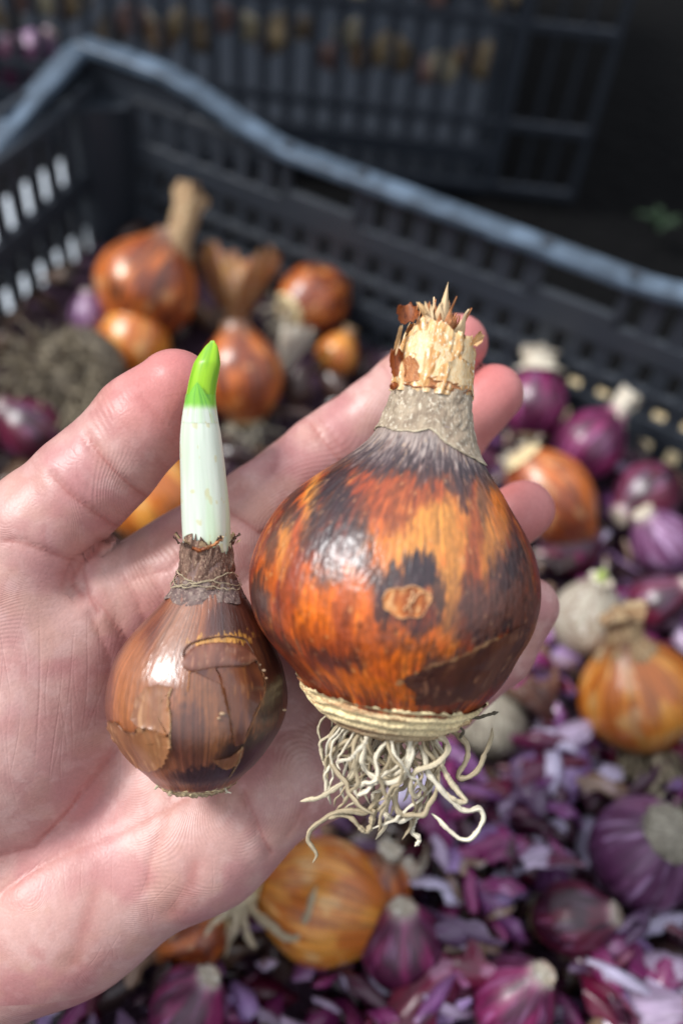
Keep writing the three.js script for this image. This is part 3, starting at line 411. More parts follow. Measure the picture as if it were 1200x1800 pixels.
// ------------------------------------------------------------------ the hand: one continuous skin
{
  const hp = (px, py, d) => [(px - 600) / F * d, -(py - 900) / F * d, -d];   // the hand's own axes: its palm plane
  const bone = (a, b) => { const p = hp(...a), q = hp(...b); return { p, q, ra: a[3], rb: b[3], dx: q[0] - p[0], dy: q[1] - p[1], dz: q[2] - p[2], l2: (q[0] - p[0]) ** 2 + (q[1] - p[1]) ** 2 + (q[2] - p[2]) ** 2 }; };
  const chain = (l) => l.slice(1).map((b, i) => bone(l[i], b));
  const dB = (s, x, y, z) => { const ax = x - s.p[0], ay = y - s.p[1], az = z - s.p[2], h = clamp((ax * s.dx + ay * s.dy + az * s.dz) / s.l2); return Math.hypot(ax - s.dx * h, ay - s.dy * h, az - s.dz * h) - lerp(s.ra, s.rb, h); };
  const smin = (a, b, k) => { const h = Math.max(k - Math.abs(a - b), 0) / k; return Math.min(a, b) - h * h * k * .25; };
  const fingers = [
    chain([[350, 1000, 21.4, 1.1], [450, 895, 21.9, 1.0], [565, 800, 22.4, .93], [600, 772, 22.5, .9], [715, 680, 22.7, .86], [745, 655, 22.7, .83], [806, 603, 22.5, .72]]),
    chain([[440, 1090, 21.6, 1.1], [650, 890, 23.0, .97], [690, 850, 23.1, .93], [795, 760, 22.9, .86], [866, 693, 22.5, .74]]),
    chain([[510, 1200, 21.6, 1.05], [730, 1035, 23.1, .92], [850, 942, 22.7, .82], [921, 895, 22.2, .72]]),
    chain([[580, 1327, 21.3, .98], [778, 1227, 22.3, .86], [876, 1146, 22.1, .8], [930, 1066, 21.7, .7]]),
  ];
  const pads = [[520, 832, 21.9, .75], [660, 722, 22.3, .7], [785, 622, 22.2, .6], [838, 720, 22.3, .62], [900, 912, 22.05, .6]].map(([a, b, d, r]) => ({ c: hp(a, b, d), r }));
  const thumb = chain([[-60, 1130, 20.6, 1.6], [72, 925, 19.9, 1.22], [150, 850, 19.75, 1.1], [196, 808, 19.7, 1.04], [250, 744, 19.6, 1.02], [308, 682, 19.6, .84]]);
  const palm = [
    bone([-330, 1560, 22.6, 2.2], [350, 1000, 21.6, 1.15]), bone([-330, 1560, 22.6, 2.2], [440, 1090, 21.7, 1.15]), bone([-300, 1600, 22.6, 2.2], [510, 1200, 21.7, 1.1]), bone([-300, 1620, 22.6, 2.1], [575, 1325, 21.4, 1.02]),
    bone([350, 1005, 21.5, 1.25], [190, 1055, 20.8, 1.15]), bone([345, 1010, 21.6, 1.2], [575, 1320, 21.6, 1.0]),
    bone([570, 1330, 21.3, 1.0], [360, 1466, 21.0, 1.5]), bone([360, 1466, 21.0, 1.5], [118, 1584, 21.0, 1.9]), bone([118, 1584, 21.0, 1.9], [-260, 1760, 21.8, 2.4]),
    bone([60, 1010, 20.5, 1.4], [-20, 1290, 20.5, 2.1]), bone([-20, 1290, 20.5, 2.1], [-240, 1520, 21.4, 2.4]), bone([120, 1120, 21.0, 1.5], [60, 1330, 21.0, 1.7]), bone([30, 1330, 20.7, 1.6], [-80, 1440, 20.9, 1.9]),
    bone([-260, 1600, 22, 2.7], [-900, 2060, 22.5, 3.1]), bone([-300, 1730, 22, 2.5], [-930, 2200, 22.5, 2.9]),
  ];
  const base = (x, y, z) => {
    let P = 9; for (const s of palm) P = smin(P, dB(s, x, y, z), .9);
    let d = P;
    for (const f of fingers) { let q = 9; for (const s of f) q = smin(q, dB(s, x, y, z), .22); d = Math.min(d, smin(P, q, .7)); }
    for (const p of pads) d = smin(d, Math.hypot(x - p.c[0], y - p.c[1], z - p.c[2]) - p.r, .35);
    let q = 9; for (const s of thumb) q = smin(q, dB(s, x, y, z), .3);
    d = Math.min(d, smin(P, q, .55));
    return d;
  };
  const hit = (px, py) => { let d = 16; for (let i = 0; i < 90; i++) { const p = hp(px, py, d), q = base(...p); if (q < .003) return p; d += Math.max(.01, q * .8); if (d > 27) break; } return hp(px, py, 21); };
  // flexion creases and folds: [points, depth, half width]
  const creases = [
    [[[150, 766], [176, 800], [205, 832], [232, 856], [252, 870]], .075, .085], [[[160, 790], [190, 825], [225, 855]], .03, .06], [[[90, 836], [115, 862], [148, 888], [180, 910], [206, 926]], .06, .08],
    [[[8, 950], [45, 955], [80, 968], [118, 982], [142, 990]], .05, .09], [[[205, 945], [170, 968], [142, 990], [127, 1012], [124, 1030], [140, 1048]], .16, .13], [[[142, 1000], [150, 1020], [152, 1045], [170, 1075]], .07, .1],
    [[[145, 1035], [185, 1075], [225, 1130], [250, 1200], [240, 1270], [197, 1330], [150, 1390], [60, 1490], [0, 1505], [-60, 1540]], .05, .1], [[[300, 1400], [290, 1445], [262, 1520], [258, 1560]], .035, .11], [[[330, 1400], [230, 1450], [130, 1490], [55, 1530], [0, 1570]], .04, .1],
    [[[428, 1390], [450, 1440], [462, 1475], [476, 1500]], .06, .09], [[[345, 1520], [330, 1560], [302, 1600]], .05, .3], [[[166, 1570], [150, 1625], [130, 1690]], .05, .34],
    [[[400, 900], [425, 914], [455, 936], [490, 950]], .07, .09], [[[385, 915], [340, 960], [300, 1000], [240, 1015]], .035, .1], [[[545, 745], [572, 780], [600, 815]], .05, .08], [[[560, 735], [590, 775], [615, 805]], .03, .07], [[[668, 640], [700, 680], [722, 705]], .04, .07],
    [[[205, 1090], [225, 1150], [235, 1210]], .03, .1], [[[160, 1080], [190, 1150], [205, 1240]], .025, .08], [[[255, 1000], [285, 1040], [300, 1090]], .035, .09], [[[215, 1010], [240, 1050], [262, 1110]], .03, .08], [[[560, 1390], [530, 1430], [505, 1470]], .03, .1], [[[250, 700], [285, 740], [330, 770]], .02, .1],
  ].map(([l, dep, w]) => ({ l: l.map(([a, b]) => hit(a, b)), dep, w }));
  // long fine wrinkles over the thenar and the heel: relief of the skin only
  const lines = [];
  for (let i = 0; i < 34; i++) { const x = rr(-10, 230), y = rr(1010, 1230), len = rr(120, 320), lean = rr(-.12, .2) - (x - 60) * .0012; lines.push({ l: [0, .2, .4, .6, .8, 1].map((k) => hp(x + lean * len * k + Math.sin(k * 3 + i) * 7, y + len * k, 20)), w: rr(.012, .022), d: rr(.3, 1) }); }
  for (let i = 0; i < 26; i++) { const x = rr(20, 470), y = rr(1380, 1640), len = rr(40, 120), a = rr(1.3, 2.4); lines.push({ l: [0, .5, 1].map((k) => hp(x + Math.cos(a) * len * k + Math.sin(k * 3 + i) * 4, y + Math.sin(a) * len * k, 20)), w: rr(.012, .02), d: rr(.3, .8) }); }
  for (let i = 0; i < 30; i++) { const x = rr(20, 300), y = rr(700, 1000), len = rr(30, 90), a = rr(.5, 1.1); lines.push({ l: [0, .5, 1].map((k) => hp(x + Math.cos(a) * len * k + Math.sin(k * 3 + i) * 4, y + Math.sin(a) * len * k, 20)), w: rr(.012, .02), d: rr(.3, .8) }); }
  const segs = creases.flatMap((c) => c.l.slice(1).map((b, i) => { const a = c.l[i]; return { a, b, c, dx: b[0] - a[0], dy: b[1] - a[1], dz: b[2] - a[2], l2: (b[0] - a[0]) ** 2 + (b[1] - a[1]) ** 2 + (b[2] - a[2]) ** 2 + 1e-9, mx: (a[0] + b[0]) / 2, my: (a[1] + b[1]) / 2, R: Math.hypot(b[0] - a[0], b[1] - a[1]) / 2 + c.w * 3 }; }));
  const groove = (x, y, z) => { const best = new Map(); for (const s of segs) { if (Math.abs(x - s.mx) > s.R || Math.abs(y - s.my) > s.R) continue; const ax = x - s.a[0], ay = y - s.a[1], az = z - s.a[2], h = clamp((ax * s.dx + ay * s.dy + az * s.dz) / s.l2), d = Math.hypot(ax - s.dx * h, ay - s.dy * h, az - s.dz * h); if (d < (best.get(s.c) ?? 9)) best.set(s.c, d); } let g = 0; for (const [c, d] of best) g += c.dep * (.55 * Math.exp(-((d / (c.w * 1.7)) ** 2)) + .5 * Math.exp(-((d / Math.max(.055, c.w * .7)) ** 2))); return g; };
  const fine = (x, y, z) => base(x, y, z) + groove(x, y, z) + .05 * (fbm(x * .9, y * .9, z * .9, 3) - .5);
  // surface nets on a grid of 1 mm cells
  const lo = [-16.5, -12, -26.2], cell = .1, N = [246, 178, 92], D = new Float32Array(N[0] * N[1] * N[2]).fill(1), id = (i, j, k) => (k * N[1] + j) * N[0] + i, S = 6;
  for (let k = 0; k < N[2]; k += S) for (let j = 0; j < N[1]; j += S) for (let i = 0; i < N[0]; i += S) {
    const c = base(lo[0] + (i + S / 2) * cell, lo[1] + (j + S / 2) * cell, lo[2] + (k + S / 2) * cell), far = Math.abs(c) > S * cell * 1.1;
    for (let c3 = k; c3 < Math.min(k + S, N[2]); c3++) for (let b = j; b < Math.min(j + S, N[1]); b++) for (let a = i; a < Math.min(i + S, N[0]); a++) D[id(a, b, c3)] = far ? c : base(lo[0] + a * cell, lo[1] + b * cell, lo[2] + c3 * cell);
  }
  const map = new Int32Array(D.length).fill(-1), pos = [], ix = [], E = [[0, 1], [2, 3], [4, 5], [6, 7], [0, 2], [1, 3], [4, 6], [5, 7], [0, 4], [1, 5], [2, 6], [3, 7]];
  for (let k = 0; k < N[2] - 1; k++) for (let j = 0; j < N[1] - 1; j++) for (let i = 0; i < N[0] - 1; i++) {
    const v = [0, 1, 2, 3, 4, 5, 6, 7].map((c) => D[id(i + (c & 1), j + (c >> 1 & 1), k + (c >> 2))]); let n = 0; for (const q of v) n += q < 0; if (n === 0 || n === 8) continue;
    let x = 0, y = 0, z = 0, m = 0;
    for (const [a, b] of E) if ((v[a] < 0) !== (v[b] < 0)) { const t = v[a] / (v[a] - v[b]); x += lerp(a & 1, b & 1, t); y += lerp(a >> 1 & 1, b >> 1 & 1, t); z += lerp(a >> 2, b >> 2, t); m++; }
    map[id(i, j, k)] = pos.length / 3; pos.push(lo[0] + (i + x / m) * cell, lo[1] + (j + y / m) * cell, lo[2] + (k + z / m) * cell);
  }
  const st3 = [1, N[0], N[0] * N[1]];
  for (let k = 1; k < N[2] - 1; k++) for (let j = 1; j < N[1] - 1; j++) for (let i = 1; i < N[0] - 1; i++) {
    const o = id(i, j, k), ins = D[o] < 0;
    for (let e = 0; e < 3; e++) if ((D[o + st3[e]] < 0) !== ins) { const u = st3[(e + 1) % 3], v = st3[(e + 2) % 3], a = map[o], b = map[o - u], c = map[o - u - v], d = map[o - v]; if (ins) ix.push(a, b, c, a, c, d); else ix.push(a, c, b, a, d, c); }
  }
  const nor = new Float32Array(pos.length), uv = new Float32Array(pos.length / 3 * 2), U0 = -12.6, V0 = -10.5, SZ = 21;
  for (let i = 0; i < pos.length; i += 3) {
    let x = pos[i], y = pos[i + 1], z = pos[i + 2], g;
    const grad = (e) => { const a = fine(x + e, y, z) - fine(x - e, y, z), b = fine(x, y + e, z) - fine(x, y - e, z), c = fine(x, y, z + e) - fine(x, y, z - e), l = Math.hypot(a, b, c) || 1; return [a / l, b / l, c / l]; };
    g = grad(.03); const d = clamp(fine(x, y, z), -.2, .2); x -= g[0] * d; y -= g[1] * d; z -= g[2] * d;
    g = grad(.025); pos[i] = x; pos[i + 1] = y; pos[i + 2] = z; nor.set(g, i); uv[i / 3 * 2] = (x - U0) / SZ; uv[i / 3 * 2 + 1] = (y - V0) / SZ;
  }
  const geo = new THREE.BufferGeometry(); geo.setAttribute('position', new THREE.Float32BufferAttribute(pos, 3)); geo.setAttribute('normal', new THREE.BufferAttribute(nor, 3)); geo.setAttribute('uv', new THREE.BufferAttribute(uv, 2)); geo.setIndex(ix);
  // skin colour: mottled pink, redder creases and fingertips
  const seg2 = segs.filter((s) => !s.c.minor);
  const tips = [[806, 603, 22.5], [866, 693, 22.5], [921, 895, 22.2], [308, 682, 19.6]].map((q) => hp(...q));
  const paint = (u, v) => {
    const x = U0 + u * SZ, y = V0 + v * SZ, a = fbm(x * .5 + 3, y * .5, 1, 3), b = fbm(x * 2.2, y * 2.2, 4, 3), m = fbm(x * 5, y * 5, 8, 3), fineN = fbm(x * 30, y * 30, 2, 2);
    let c = mix3([206, 161, 151], [190, 136, 130], ss(.35, .65, a * .6 + b * .4)); c = mix3(c, [218, 178, 170], ss(.46, .72, m) * .4); c = mix3(c, [188, 122, 122], ss(.48, .7, fbm(x * .9 + 9, y * .9, 3, 3)) * .5); c = mix3(c, [200, 150, 130], ss(.5, .7, fbm(x * 1.6 + 2, y * 1.6, 13, 3)) * .3);
    for (const t of tips) c = mix3(c, [204, 116, 112], ss(2.1, .3, Math.hypot(x - t[0], y - t[1])) * .7);
    let g = 0; for (const s of seg2) { if (Math.abs(x - s.mx) > s.R + .2 || Math.abs(y - s.my) > s.R + .2) continue; const h = clamp(((x - s.a[0]) * s.dx + (y - s.a[1]) * s.dy) / (s.dx * s.dx + s.dy * s.dy + 1e-9)), d = Math.hypot(x - s.a[0] - s.dx * h, y - s.a[1] - s.dy * h); g = Math.max(g, (.45 * Math.exp(-((d / (s.c.w * 1.6)) ** 2)) + .6 * Math.exp(-((d / (s.c.w * .4)) ** 2))) * clamp(s.c.dep * 13)); }
    c = mix3(c, [162, 88, 80], g * .5);
    const k = .97 + .07 * (fineN - .5); return c.map((q) => q * k);
  };
  const lineMap = new Float32Array(2048 * 2048);
  for (const L of lines) for (let i = 0; i + 1 < L.l.length; i++) { const a = L.l[i], b = L.l[i + 1], n = Math.ceil(Math.hypot(b[0] - a[0], b[1] - a[1]) * 60); for (let k = 0; k < n; k++) { const cx = (lerp(a[0], b[0], k / n) - U0) / SZ * 2048, cy = (lerp(a[1], b[1], k / n) - V0) / SZ * 2048, r = L.w / SZ * 2048, R0 = Math.ceil(r * 2.2), t = (i + k / n) / (L.l.length - 1), dd = L.d * Math.sin(Math.PI * clamp(t, .03, .97)); for (let y = -R0; y <= R0; y++) for (let x = -R0; x <= R0; x++) { const X = Math.round(cx) + x, Y = Math.round(cy) + y; if (X < 0 || Y < 0 || X > 2047 || Y > 2047) continue; const q = dd * Math.exp(-((X - cx) ** 2 + (Y - cy) ** 2) / (r * r)); if (q > lineMap[Y * 2048 + X]) lineMap[Y * 2048 + X] = q; } } }
  const ridge = (u, v) => {
    const x = U0 + u * SZ, y = V0 + v * SZ, w = fbm(x * .35, y * .35, 6, 2) * 9, a = fbm(x * .25 + 7, y * .25, 2, 2) * 6.28, f = Math.sin((x * Math.cos(a * .5 + .9) + y * Math.sin(a * .5 + .9)) * 62 + w * 5), net = 1 - Math.abs(fbm(x * 5.5, y * 3.2, 3, 3) - .5) * 5, net2 = 1 - Math.abs(fbm(x * 9 + 4, y * 11, 9, 2) - .5) * 6;
    const q = 128 + f * 26 * ss(.35, .6, fbm(x * .8, y * .8, 12, 2)) - Math.max(0, net) * 14 - Math.max(0, net2) * 12 + (fbm(x * 26, y * 26, 1, 2) - .5) * 40 - 70 * lineMap[Math.min(2047, Math.floor(v * 2048)) * 2048 + Math.min(2047, Math.floor(u * 2048))]; return [q, q, q];
  };
  const skin = new THREE.MeshPhysicalMaterial({ map: tex(1024, 1024, paint), bumpMap: tex(2048, 2048, ridge, false), bumpScale: .0002, roughness: .43, sheen: .2, sheenRoughness: .6, sheenColor: new THREE.Color(.9, .6, .55) });
  const root = hp(-260, 1600, 22), origin = at(-260, 1600, 22);
  geo.translate(-root[0], -root[1], -root[2]);
  const hand = thing('hand', 'bare left hand with open palm holding two bulbs over the crate', 'hand', origin, HANDQ);
  part('skin', geo, skin, hand);
}

// ------------------------------------------------------------------ loose bulbs in the crate
const brownTex = [0, 1].map((k) => tex(512, 256, (u, v) => { const f = streak(u, v + k, 30, 3, 3), b = streak(u, v + k * 3, 3, 4, 4), g = streak(u, v + k, 7, 3, 3); let c = mix3(k ? [222, 148, 58] : [198, 106, 42], k ? [190, 104, 34] : [134, 62, 28], ss(.36, .62, b)); c = mix3(c, [84, 46, 32], ss(.56, .72, g) * (k ? .22 : .75)); c = mix3(c, [228, 190, 140], ss(.6, .72, streak(u + .4, v, 4, 6, 3)) * .5); c = mix3(c, [110, 82, 64], ss(.8, 1, v) * .8); return c.map((x) => x * (.75 + .5 * f)); }));
const purpleTex = [0, 1, 2].map((k) => tex(512, 256, (u, v) => { const f = streak(u, v + k, 24, 2, 3), b = streak(u, v + k * 5, 3, 3, 4), A = [[126, 34, 84], [140, 96, 132], [92, 20, 46]][k], B = [[74, 20, 52], [98, 52, 90], [50, 16, 34]][k]; let c = mix3(A, B, ss(.38, .6, b)); c = mix3(c, [196, 168, 204], ss(.56, .72, streak(u + .3, v, 7, 4, 3)) * (k === 1 ? .7 : .4)); c = mix3(c, [206, 196, 180], ss(.86, 1, v) * .8); return c.map((x) => x * (.72 + .56 * f)); }));
const brownM = brownTex.map((t) => pmat({ map: t, roughness: .32, bumpMap: bigBump, bumpScale: .00008, ior: 1.7 })), purpleM = purpleTex.map((t) => pmat({ map: t, roughness: .34, bumpMap: bigBump, bumpScale: .0001, ior: 1.7 }));
const neckM = pmat({ map: fibre(256, 128, [178, 148, 108], [140, 108, 78], [206, 186, 150], .2), bumpMap: fibreBump, bumpScale: .0004, roughness: .85 }), paleNeck = pmat({ map: fibre(256, 128, [214, 208, 190], [186, 172, 150], [232, 228, 218], .6), roughness: .75 });
const greyRoot = pmat({ map: fibre(128, 128, [168, 160, 142], [126, 118, 104], [196, 190, 172], .2), roughness: .9 }), tanRoot = rootMats[0];
const genProfile = curve1([[-.02, .0], [0, .34], [.06, .5], [.2, .76], [.4, .97], [.55, 1], [.72, .93], [.88, .76], [1.02, .52], [1.12, .36], [1.25, .27]]);
function rootTuft(parent, n, R, len, mat, sd, r0 = .05, spread = .5) {
  const list = [];
  for (let i = 0; i < n; i++) { const a = rr(0, 6.283), q = Math.sqrt(rnd()) * R; let p = V(Math.sin(a) * q, .05, Math.cos(a) * q), d = V(Math.sin(a) * spread, -1, Math.cos(a) * spread).normalize(); const l = [p.clone()]; for (let k = 0; k < 5; k++) { d.add(V(rr(-.6, .6), rr(-.3, .3), rr(-.6, .6))).normalize(); p = p.clone().addScaledVector(d, len / 5 * rr(.7, 1.2)); l.push(p); } list.push(tube(l, rr(.7, 1.2) * r0, 16, 5, .2, i + sd)); }
  part('roots', merged(list), mat, parent, { kind: 'stuff' });
}
const paleHusk = pmat({ map: fibre(128, 128, [176, 168, 150], [140, 126, 110], [206, 202, 192], .8), roughness: .6 });
const ballStrand = pmat({ map: fibre(64, 128, [158, 146, 122], [104, 94, 78], [196, 184, 158], .8), roughness: .9 });
const ballRoot = pmat({ map: fibre(128, 128, [122, 112, 94], [76, 68, 58], [164, 154, 132], .8), roughness: .9 });
let bulbSeed = 20; const bulbSpots = [];
function looseBulb(name, label, category, px, py, wpx, deg, tilt, mat, o = {}) {
  bulbSpots.push([px, py, wpx / 2]); let c = onLevel(px, py, o.y ?? 3); const d = depthOf(c), R = wpx / 2 / F * d * .985, axis = aim(deg, tilt), h = R * 2 * (o.tall ?? 1);
  const base = c.clone().addScaledVector(axis, -h * .5), sd = bulbSeed++, t = thing(name, label, category, base, frameFor(axis));
  const B = new Body((y) => genProfile(clamp(y / h, -.02, 1.25)) * R, () => 0, .1, sd, -.02 * h, 1.2 * h);
  part('bulb_skin', gridGeo(56, 36, (u, v) => B.p((u - .5) * 6.28318, lerp(-.02, 1.2, v) * h), true, (u, v) => [u + sd * .17, v]), mat, t);
  const nl = (o.neck ?? .5) * R, nr = (o.neckR ?? .3) * R;
  if (nl > .05) part('neck', gridGeo(40, 18, (u, v) => { const th = (u - .5) * 6.28318, hi = 1 + .25 * (hs(Math.round(u * 20) % 20, sd, 1) - .5) * v, r = (v > .97 ? .04 : 1) * nr * (1.28 - .45 * ss(0, .4, v) + .3 * ss(.7, 1, v)) * (1 + .35 * (n3(Math.cos(th) * 3 + sd, Math.sin(th) * 3, v * 4) - .5)); return V(r * Math.sin(th) + .1 * nl * Math.sin(v * 2 + sd), h * 1.02 + nl * v * hi, r * Math.cos(th)); }), o.neckMat ?? neckM, t);
  part('basal_plate', gridGeo(30, 6, (u, v) => { const th = u * 6.28318, r = R * lerp(.02, .52, v) * (1 + .12 * (n3(th * 3, sd, v * 3) - .5)); return V(r * Math.sin(th), lerp(-.07, .03, v * v) * h, r * Math.cos(th)); }), o.plateMat ?? plate, t);
  if (o.roots) rootTuft(t, o.roots, R * (o.rootR ?? .45), R * (o.rootLen ?? .8), o.rootMat ?? tanRoot, sd, o.rootW ?? .05, o.spread ?? .5);
  return t;
}
const G = 'brown bulbs lying loose in the crate', GP = 'purple bulbs lying loose in the crate';
const br = (label, ...a) => { const t = looseBulb('bulb', label, 'flower bulb', ...a); t.userData.group = G; return t; };
const pu = (label, ...a) => { const t = looseBulb('purple_bulb', label, 'flower bulb', ...a); t.userData.group = GP; return t; };
br('brown bulb with long papery neck in the far left corner of the crate', 255, 512, 186, 62, 8, brownM[0], { y: 4.2, tall: .86, neck: 1.25, neckR: .3 });
br('orange bulb with pale root tuft beside the far wall, behind the index finger', 548, 528, 128, 35, -35, brownM[0], { y: 3, neck: .3, roots: 26, rootR: .4, rootLen: .7, rootMat: greyRoot });
br('orange bulb close behind the green shoot tip', 425, 668, 150, 95, 12, brownM[0], { y: 3.6, neck: .3, roots: 20, rootLen: .9, rootMat: greyRoot });
br('yellowish bulb seen through the gap between thumb and palm', 275, 880, 170, 120, 10, brownM[1], { y: 3.4, neck: .3 });
br('orange-brown bulb with cream base right of the ring fingertip', 965, 868, 150, -52, -5, brownM[0], { y: 3.6, tall: 1.15, neck: .4, roots: 22, rootR: .5, rootLen: .35, rootMat: paleNeck });
br('tan bulb with thick neck and roots at the right edge', 1122, 1228, 214, 108, 14, brownM[1], { y: 3.8, tall: .84, neck: .75, neckR: .36, roots: 50, rootLen: .85, rootMat: tanRoot, rootR: .55, rootW: .075, spread: 1 });
const amber = br('amber bulb with pale trailing roots below the heel of the hand', 562, 1582, 216, -12, 8, brownM[1], { y: 3.2, neck: .2, roots: 24, rootLen: 1.1, rootW: .09, rootMat: tanRoot, spread: .9 });
{
  const q = amber.quaternion.clone().invert(), o = amber.position.clone().divideScalar(CM), D0 = depthOf(o), P = ([x, y, d]) => at(x, y, D0 + d).sub(o).applyQuaternion(q);
  [[[455, 1545, 0], [425, 1575, -.6], [415, 1620, -.9], [400, 1655, -.6], [378, 1690, -.2]], [[450, 1560, -.4], [440, 1600, -1.2], [475, 1630, -1.8], [515, 1650, -2], [535, 1615, -2.1], [555, 1560, -2.2]], [[452, 1535, .2], [410, 1560, 0], [375, 1600, -.2], [350, 1610, 0]], [[452, 1550, -.2], [432, 1590, -.8], [430, 1640, -.9], [450, 1665, -.8]], [[450, 1530, 0], [430, 1560, -.4], [400, 1590, -.7], [385, 1640, -.5]]]
    .forEach((l, i) => part('root', tube(l.map(P), .13, 40, 6, .3, i + 90), rootMats[i % 3], amber));
}
br('small orange bulb at the bottom left beside trailing roots', 345, 1642, 120, 200, 10, brownM[0], { y: 2.4, neck: .2 });
br('dark brown bulb tucked right of the amber bulb', 655, 1570, 130, 70, 20, brownM[0], { y: 3, neck: .6, neckMat: paleNeck });
br('small tan bulb against the far wall under the index finger', 590, 628, 76, 60, 10, brownM[1], { y: 2.4, neck: .5 });
br('tan bulb below the far left bulb, half hidden by roots', 235, 610, 130, 80, 20, brownM[1], { y: 2.6, neck: .2 });
const clump = looseBulb('rooty_bulb', 'bulb turned upside down with a matted grey root ball, left edge', 'flower bulb', 142, 652, 150, 70, -66, ballRoot, { y: 3.2, neck: .1, plateMat: ballRoot, roots: 170, rootR: .95, rootLen: .85, rootMat: ballStrand, rootW: .06, spread: 1.3 });
const sprout = looseBulb('sprouting_bulb', 'pale papery bulb with a tiny green sprout at the right', 'flower bulb', 1030, 1092, 132, 82, 32, paleHusk, { y: 3.2, neck: .4, neckMat: paleNeck });
part('sprout', gridGeo(16, 12, (u, v) => { const th = u * 6.283, r = .24 * Math.sqrt(1 - v * v * .98); return V(r * Math.sin(th), 3.4 + .7 * v, r * Math.cos(th)); }), pmat({ color: rgb(170, 190, 96), roughness: .5, transmission: .15 }), sprout);
pu('purple bulb with pale top right of the middle fingertip', 938, 712, 116, 84, 0, purpleM[0], { y: 3, neck: .7, neckMat: paleNeck, neckR: .55 });
pu('purple bulb with white papery neck pointing up right', 1030, 785, 122, 48, 5, purpleM[0], { y: 3.2, neck: .95, neckMat: paleNeck, neckR: .34 });
pu('dark purple bulb with whitish tip near the far right wall', 1140, 866, 116, 215, 18, purpleM[2], { y: 3, neck: .35, neckMat: paleNeck });
pu('pale lavender-pink bulb at the right edge above the tan bulb', 1165, 955, 110, 130, 20, purpleM[1], { y: 3, neck: .4, neckMat: paleNeck });
pu('wine-red bulb at the right edge beside the green sprout', 1150, 1062, 104, 40, 30, purpleM[2], { y: 3.3, neck: .3, neckMat: paleNeck });
pu('lavender bulb showing a round grey base at the right edge', 1135, 1495, 196, 250, -50, purpleM[1], { y: 3.6, neck: .2, plateMat: greyRoot, roots: 60, rootR: .62, rootLen: .12, rootW: .04, rootMat: greyRoot });
pu('purple bulb at the bottom centre below the roots', 705, 1668, 150, 90, 24, purpleM[0], { y: 3.2, neck: .3, neckMat: paleNeck });
pu('wine-red bulb among flakes at the bottom right', 1000, 1615, 130, 20, 30, purpleM[2], { y: 3.2, neck: .3, neckMat: paleNeck });
pu('dark lavender bulb at the left wall beneath the root ball', 60, 760, 116, 140, 20, purpleM[2], { y: 2.2, neck: .3, neckMat: paleNeck });
pu('violet bulb peeping out between root ball and far left bulb', 158, 560, 74, 90, 20, purpleM[1], { y: 3, neck: .3, neckMat: paleNeck });
pu('grey papery bulb below the pinky finger', 865, 1275, 120, 100, 20, greyRoot, { y: 1.8, neck: .5, neckMat: paleNeck });
pu('pink bulb at the very bottom edge right of centre', 900, 1760, 150, 60, 30, purpleM[0], { y: 3.2, neck: .3, neckMat: paleNeck });
pu('dark purple bulb behind the ring finger, deep in shade', 1010, 960, 110, 200, 10, purpleM[2], { y: 1.6, neck: .3 });
pu('purple bulb at the bottom left corner beneath the wrist', 330, 1775, 140, 60, 20, purpleM[0], { y: 3, neck: .3, neckMat: paleNeck });

looseBulb('purple_bulb', 'magenta bulb outside the crate at the top left corner', 'flower bulb', 18, 122, 84, 70, 20, purpleM[0], { y: 3, neck: .3 });
looseBulb('purple_bulb', 'pale violet bulb outside the crate above the left rim', 'flower bulb', 62, 92, 70, 40, 20, purpleM[1], { y: 2.5, neck: .3 });
{ // weed in the dark gap at the right
  const c = onLevel(1150, 410, 0), t = thing('weed', 'faint green weed growing in the dark gap behind the crate at the right', 'weed', c), lm = pmat({ color: new THREE.Color(.012, .034, .010), roughness: .8 });
  for (let i = 0; i < 14; i++) { const a = rr(0, 6.28), l = rr(.7, 1.8), w = rr(.3, .6); part('leaf', gridGeo(4, 6, (u, v) => { const x = (u - .5) * w * Math.sin(Math.PI * clamp(v, .06, .96)); return V(Math.sin(a) * l * v + Math.cos(a) * x, 2.6 * v - 1.6 * v * v + .2, Math.cos(a) * l * v - Math.sin(a) * x); }, false), lm, t); }
}
// dried husks
function husk(label, px, py, y, w, h, deg, tilt, mat, sd) {
  const c = onLevel(px, py, y), k = depthOf(c) / F, axis = aim(deg, tilt), t = thing('dried_husk', label, 'bulb husk', c.clone().addScaledVector(axis, -h * k / 2), frameFor(axis));
  part('shell', gridGeo(36, 16, (u, v) => { const th = (u - .5) * 4.4, r = w * k / 2 * (.25 + .75 * ss(0, .9, v)) * (1 + .5 * (n3(Math.cos(th) * 2 + sd, Math.sin(th) * 2, v * 2) - .5)); return V(r * Math.sin(th), h * k * v * (1 + .25 * (hs(Math.round(u * 18), sd, 3) - .5)), r * Math.cos(th)); }, false), mat, t);
}
const huskMix = pmat({ map: fibre(256, 128, [186, 140, 84], [150, 88, 44], [196, 176, 176], .3), roughness: .5, bumpMap: fibreBump, bumpScale: .0003 });
husk('open dried husk of tan and brown skin near the far wall', 418, 512, 3, 118, 135, 84, 15, huskMix, 3);
husk('pale dried neck husk between the orange bulbs', 510, 615, 3.4, 60, 110, 70, 30, paleNeck, 8);
husk('pale dry husk wedged beside the dark brown bulb', 712, 1525, 3, 80, 100, 80, 20, paleNeck, 14);
husk('rusty papery husk below the pinky finger', 940, 1215, 3, 110, 130, 120, 20, pmat({ map: fibre(256, 128, [150, 110, 88], [122, 76, 56], [206, 200, 196], .3), roughness: .5 }), 19);

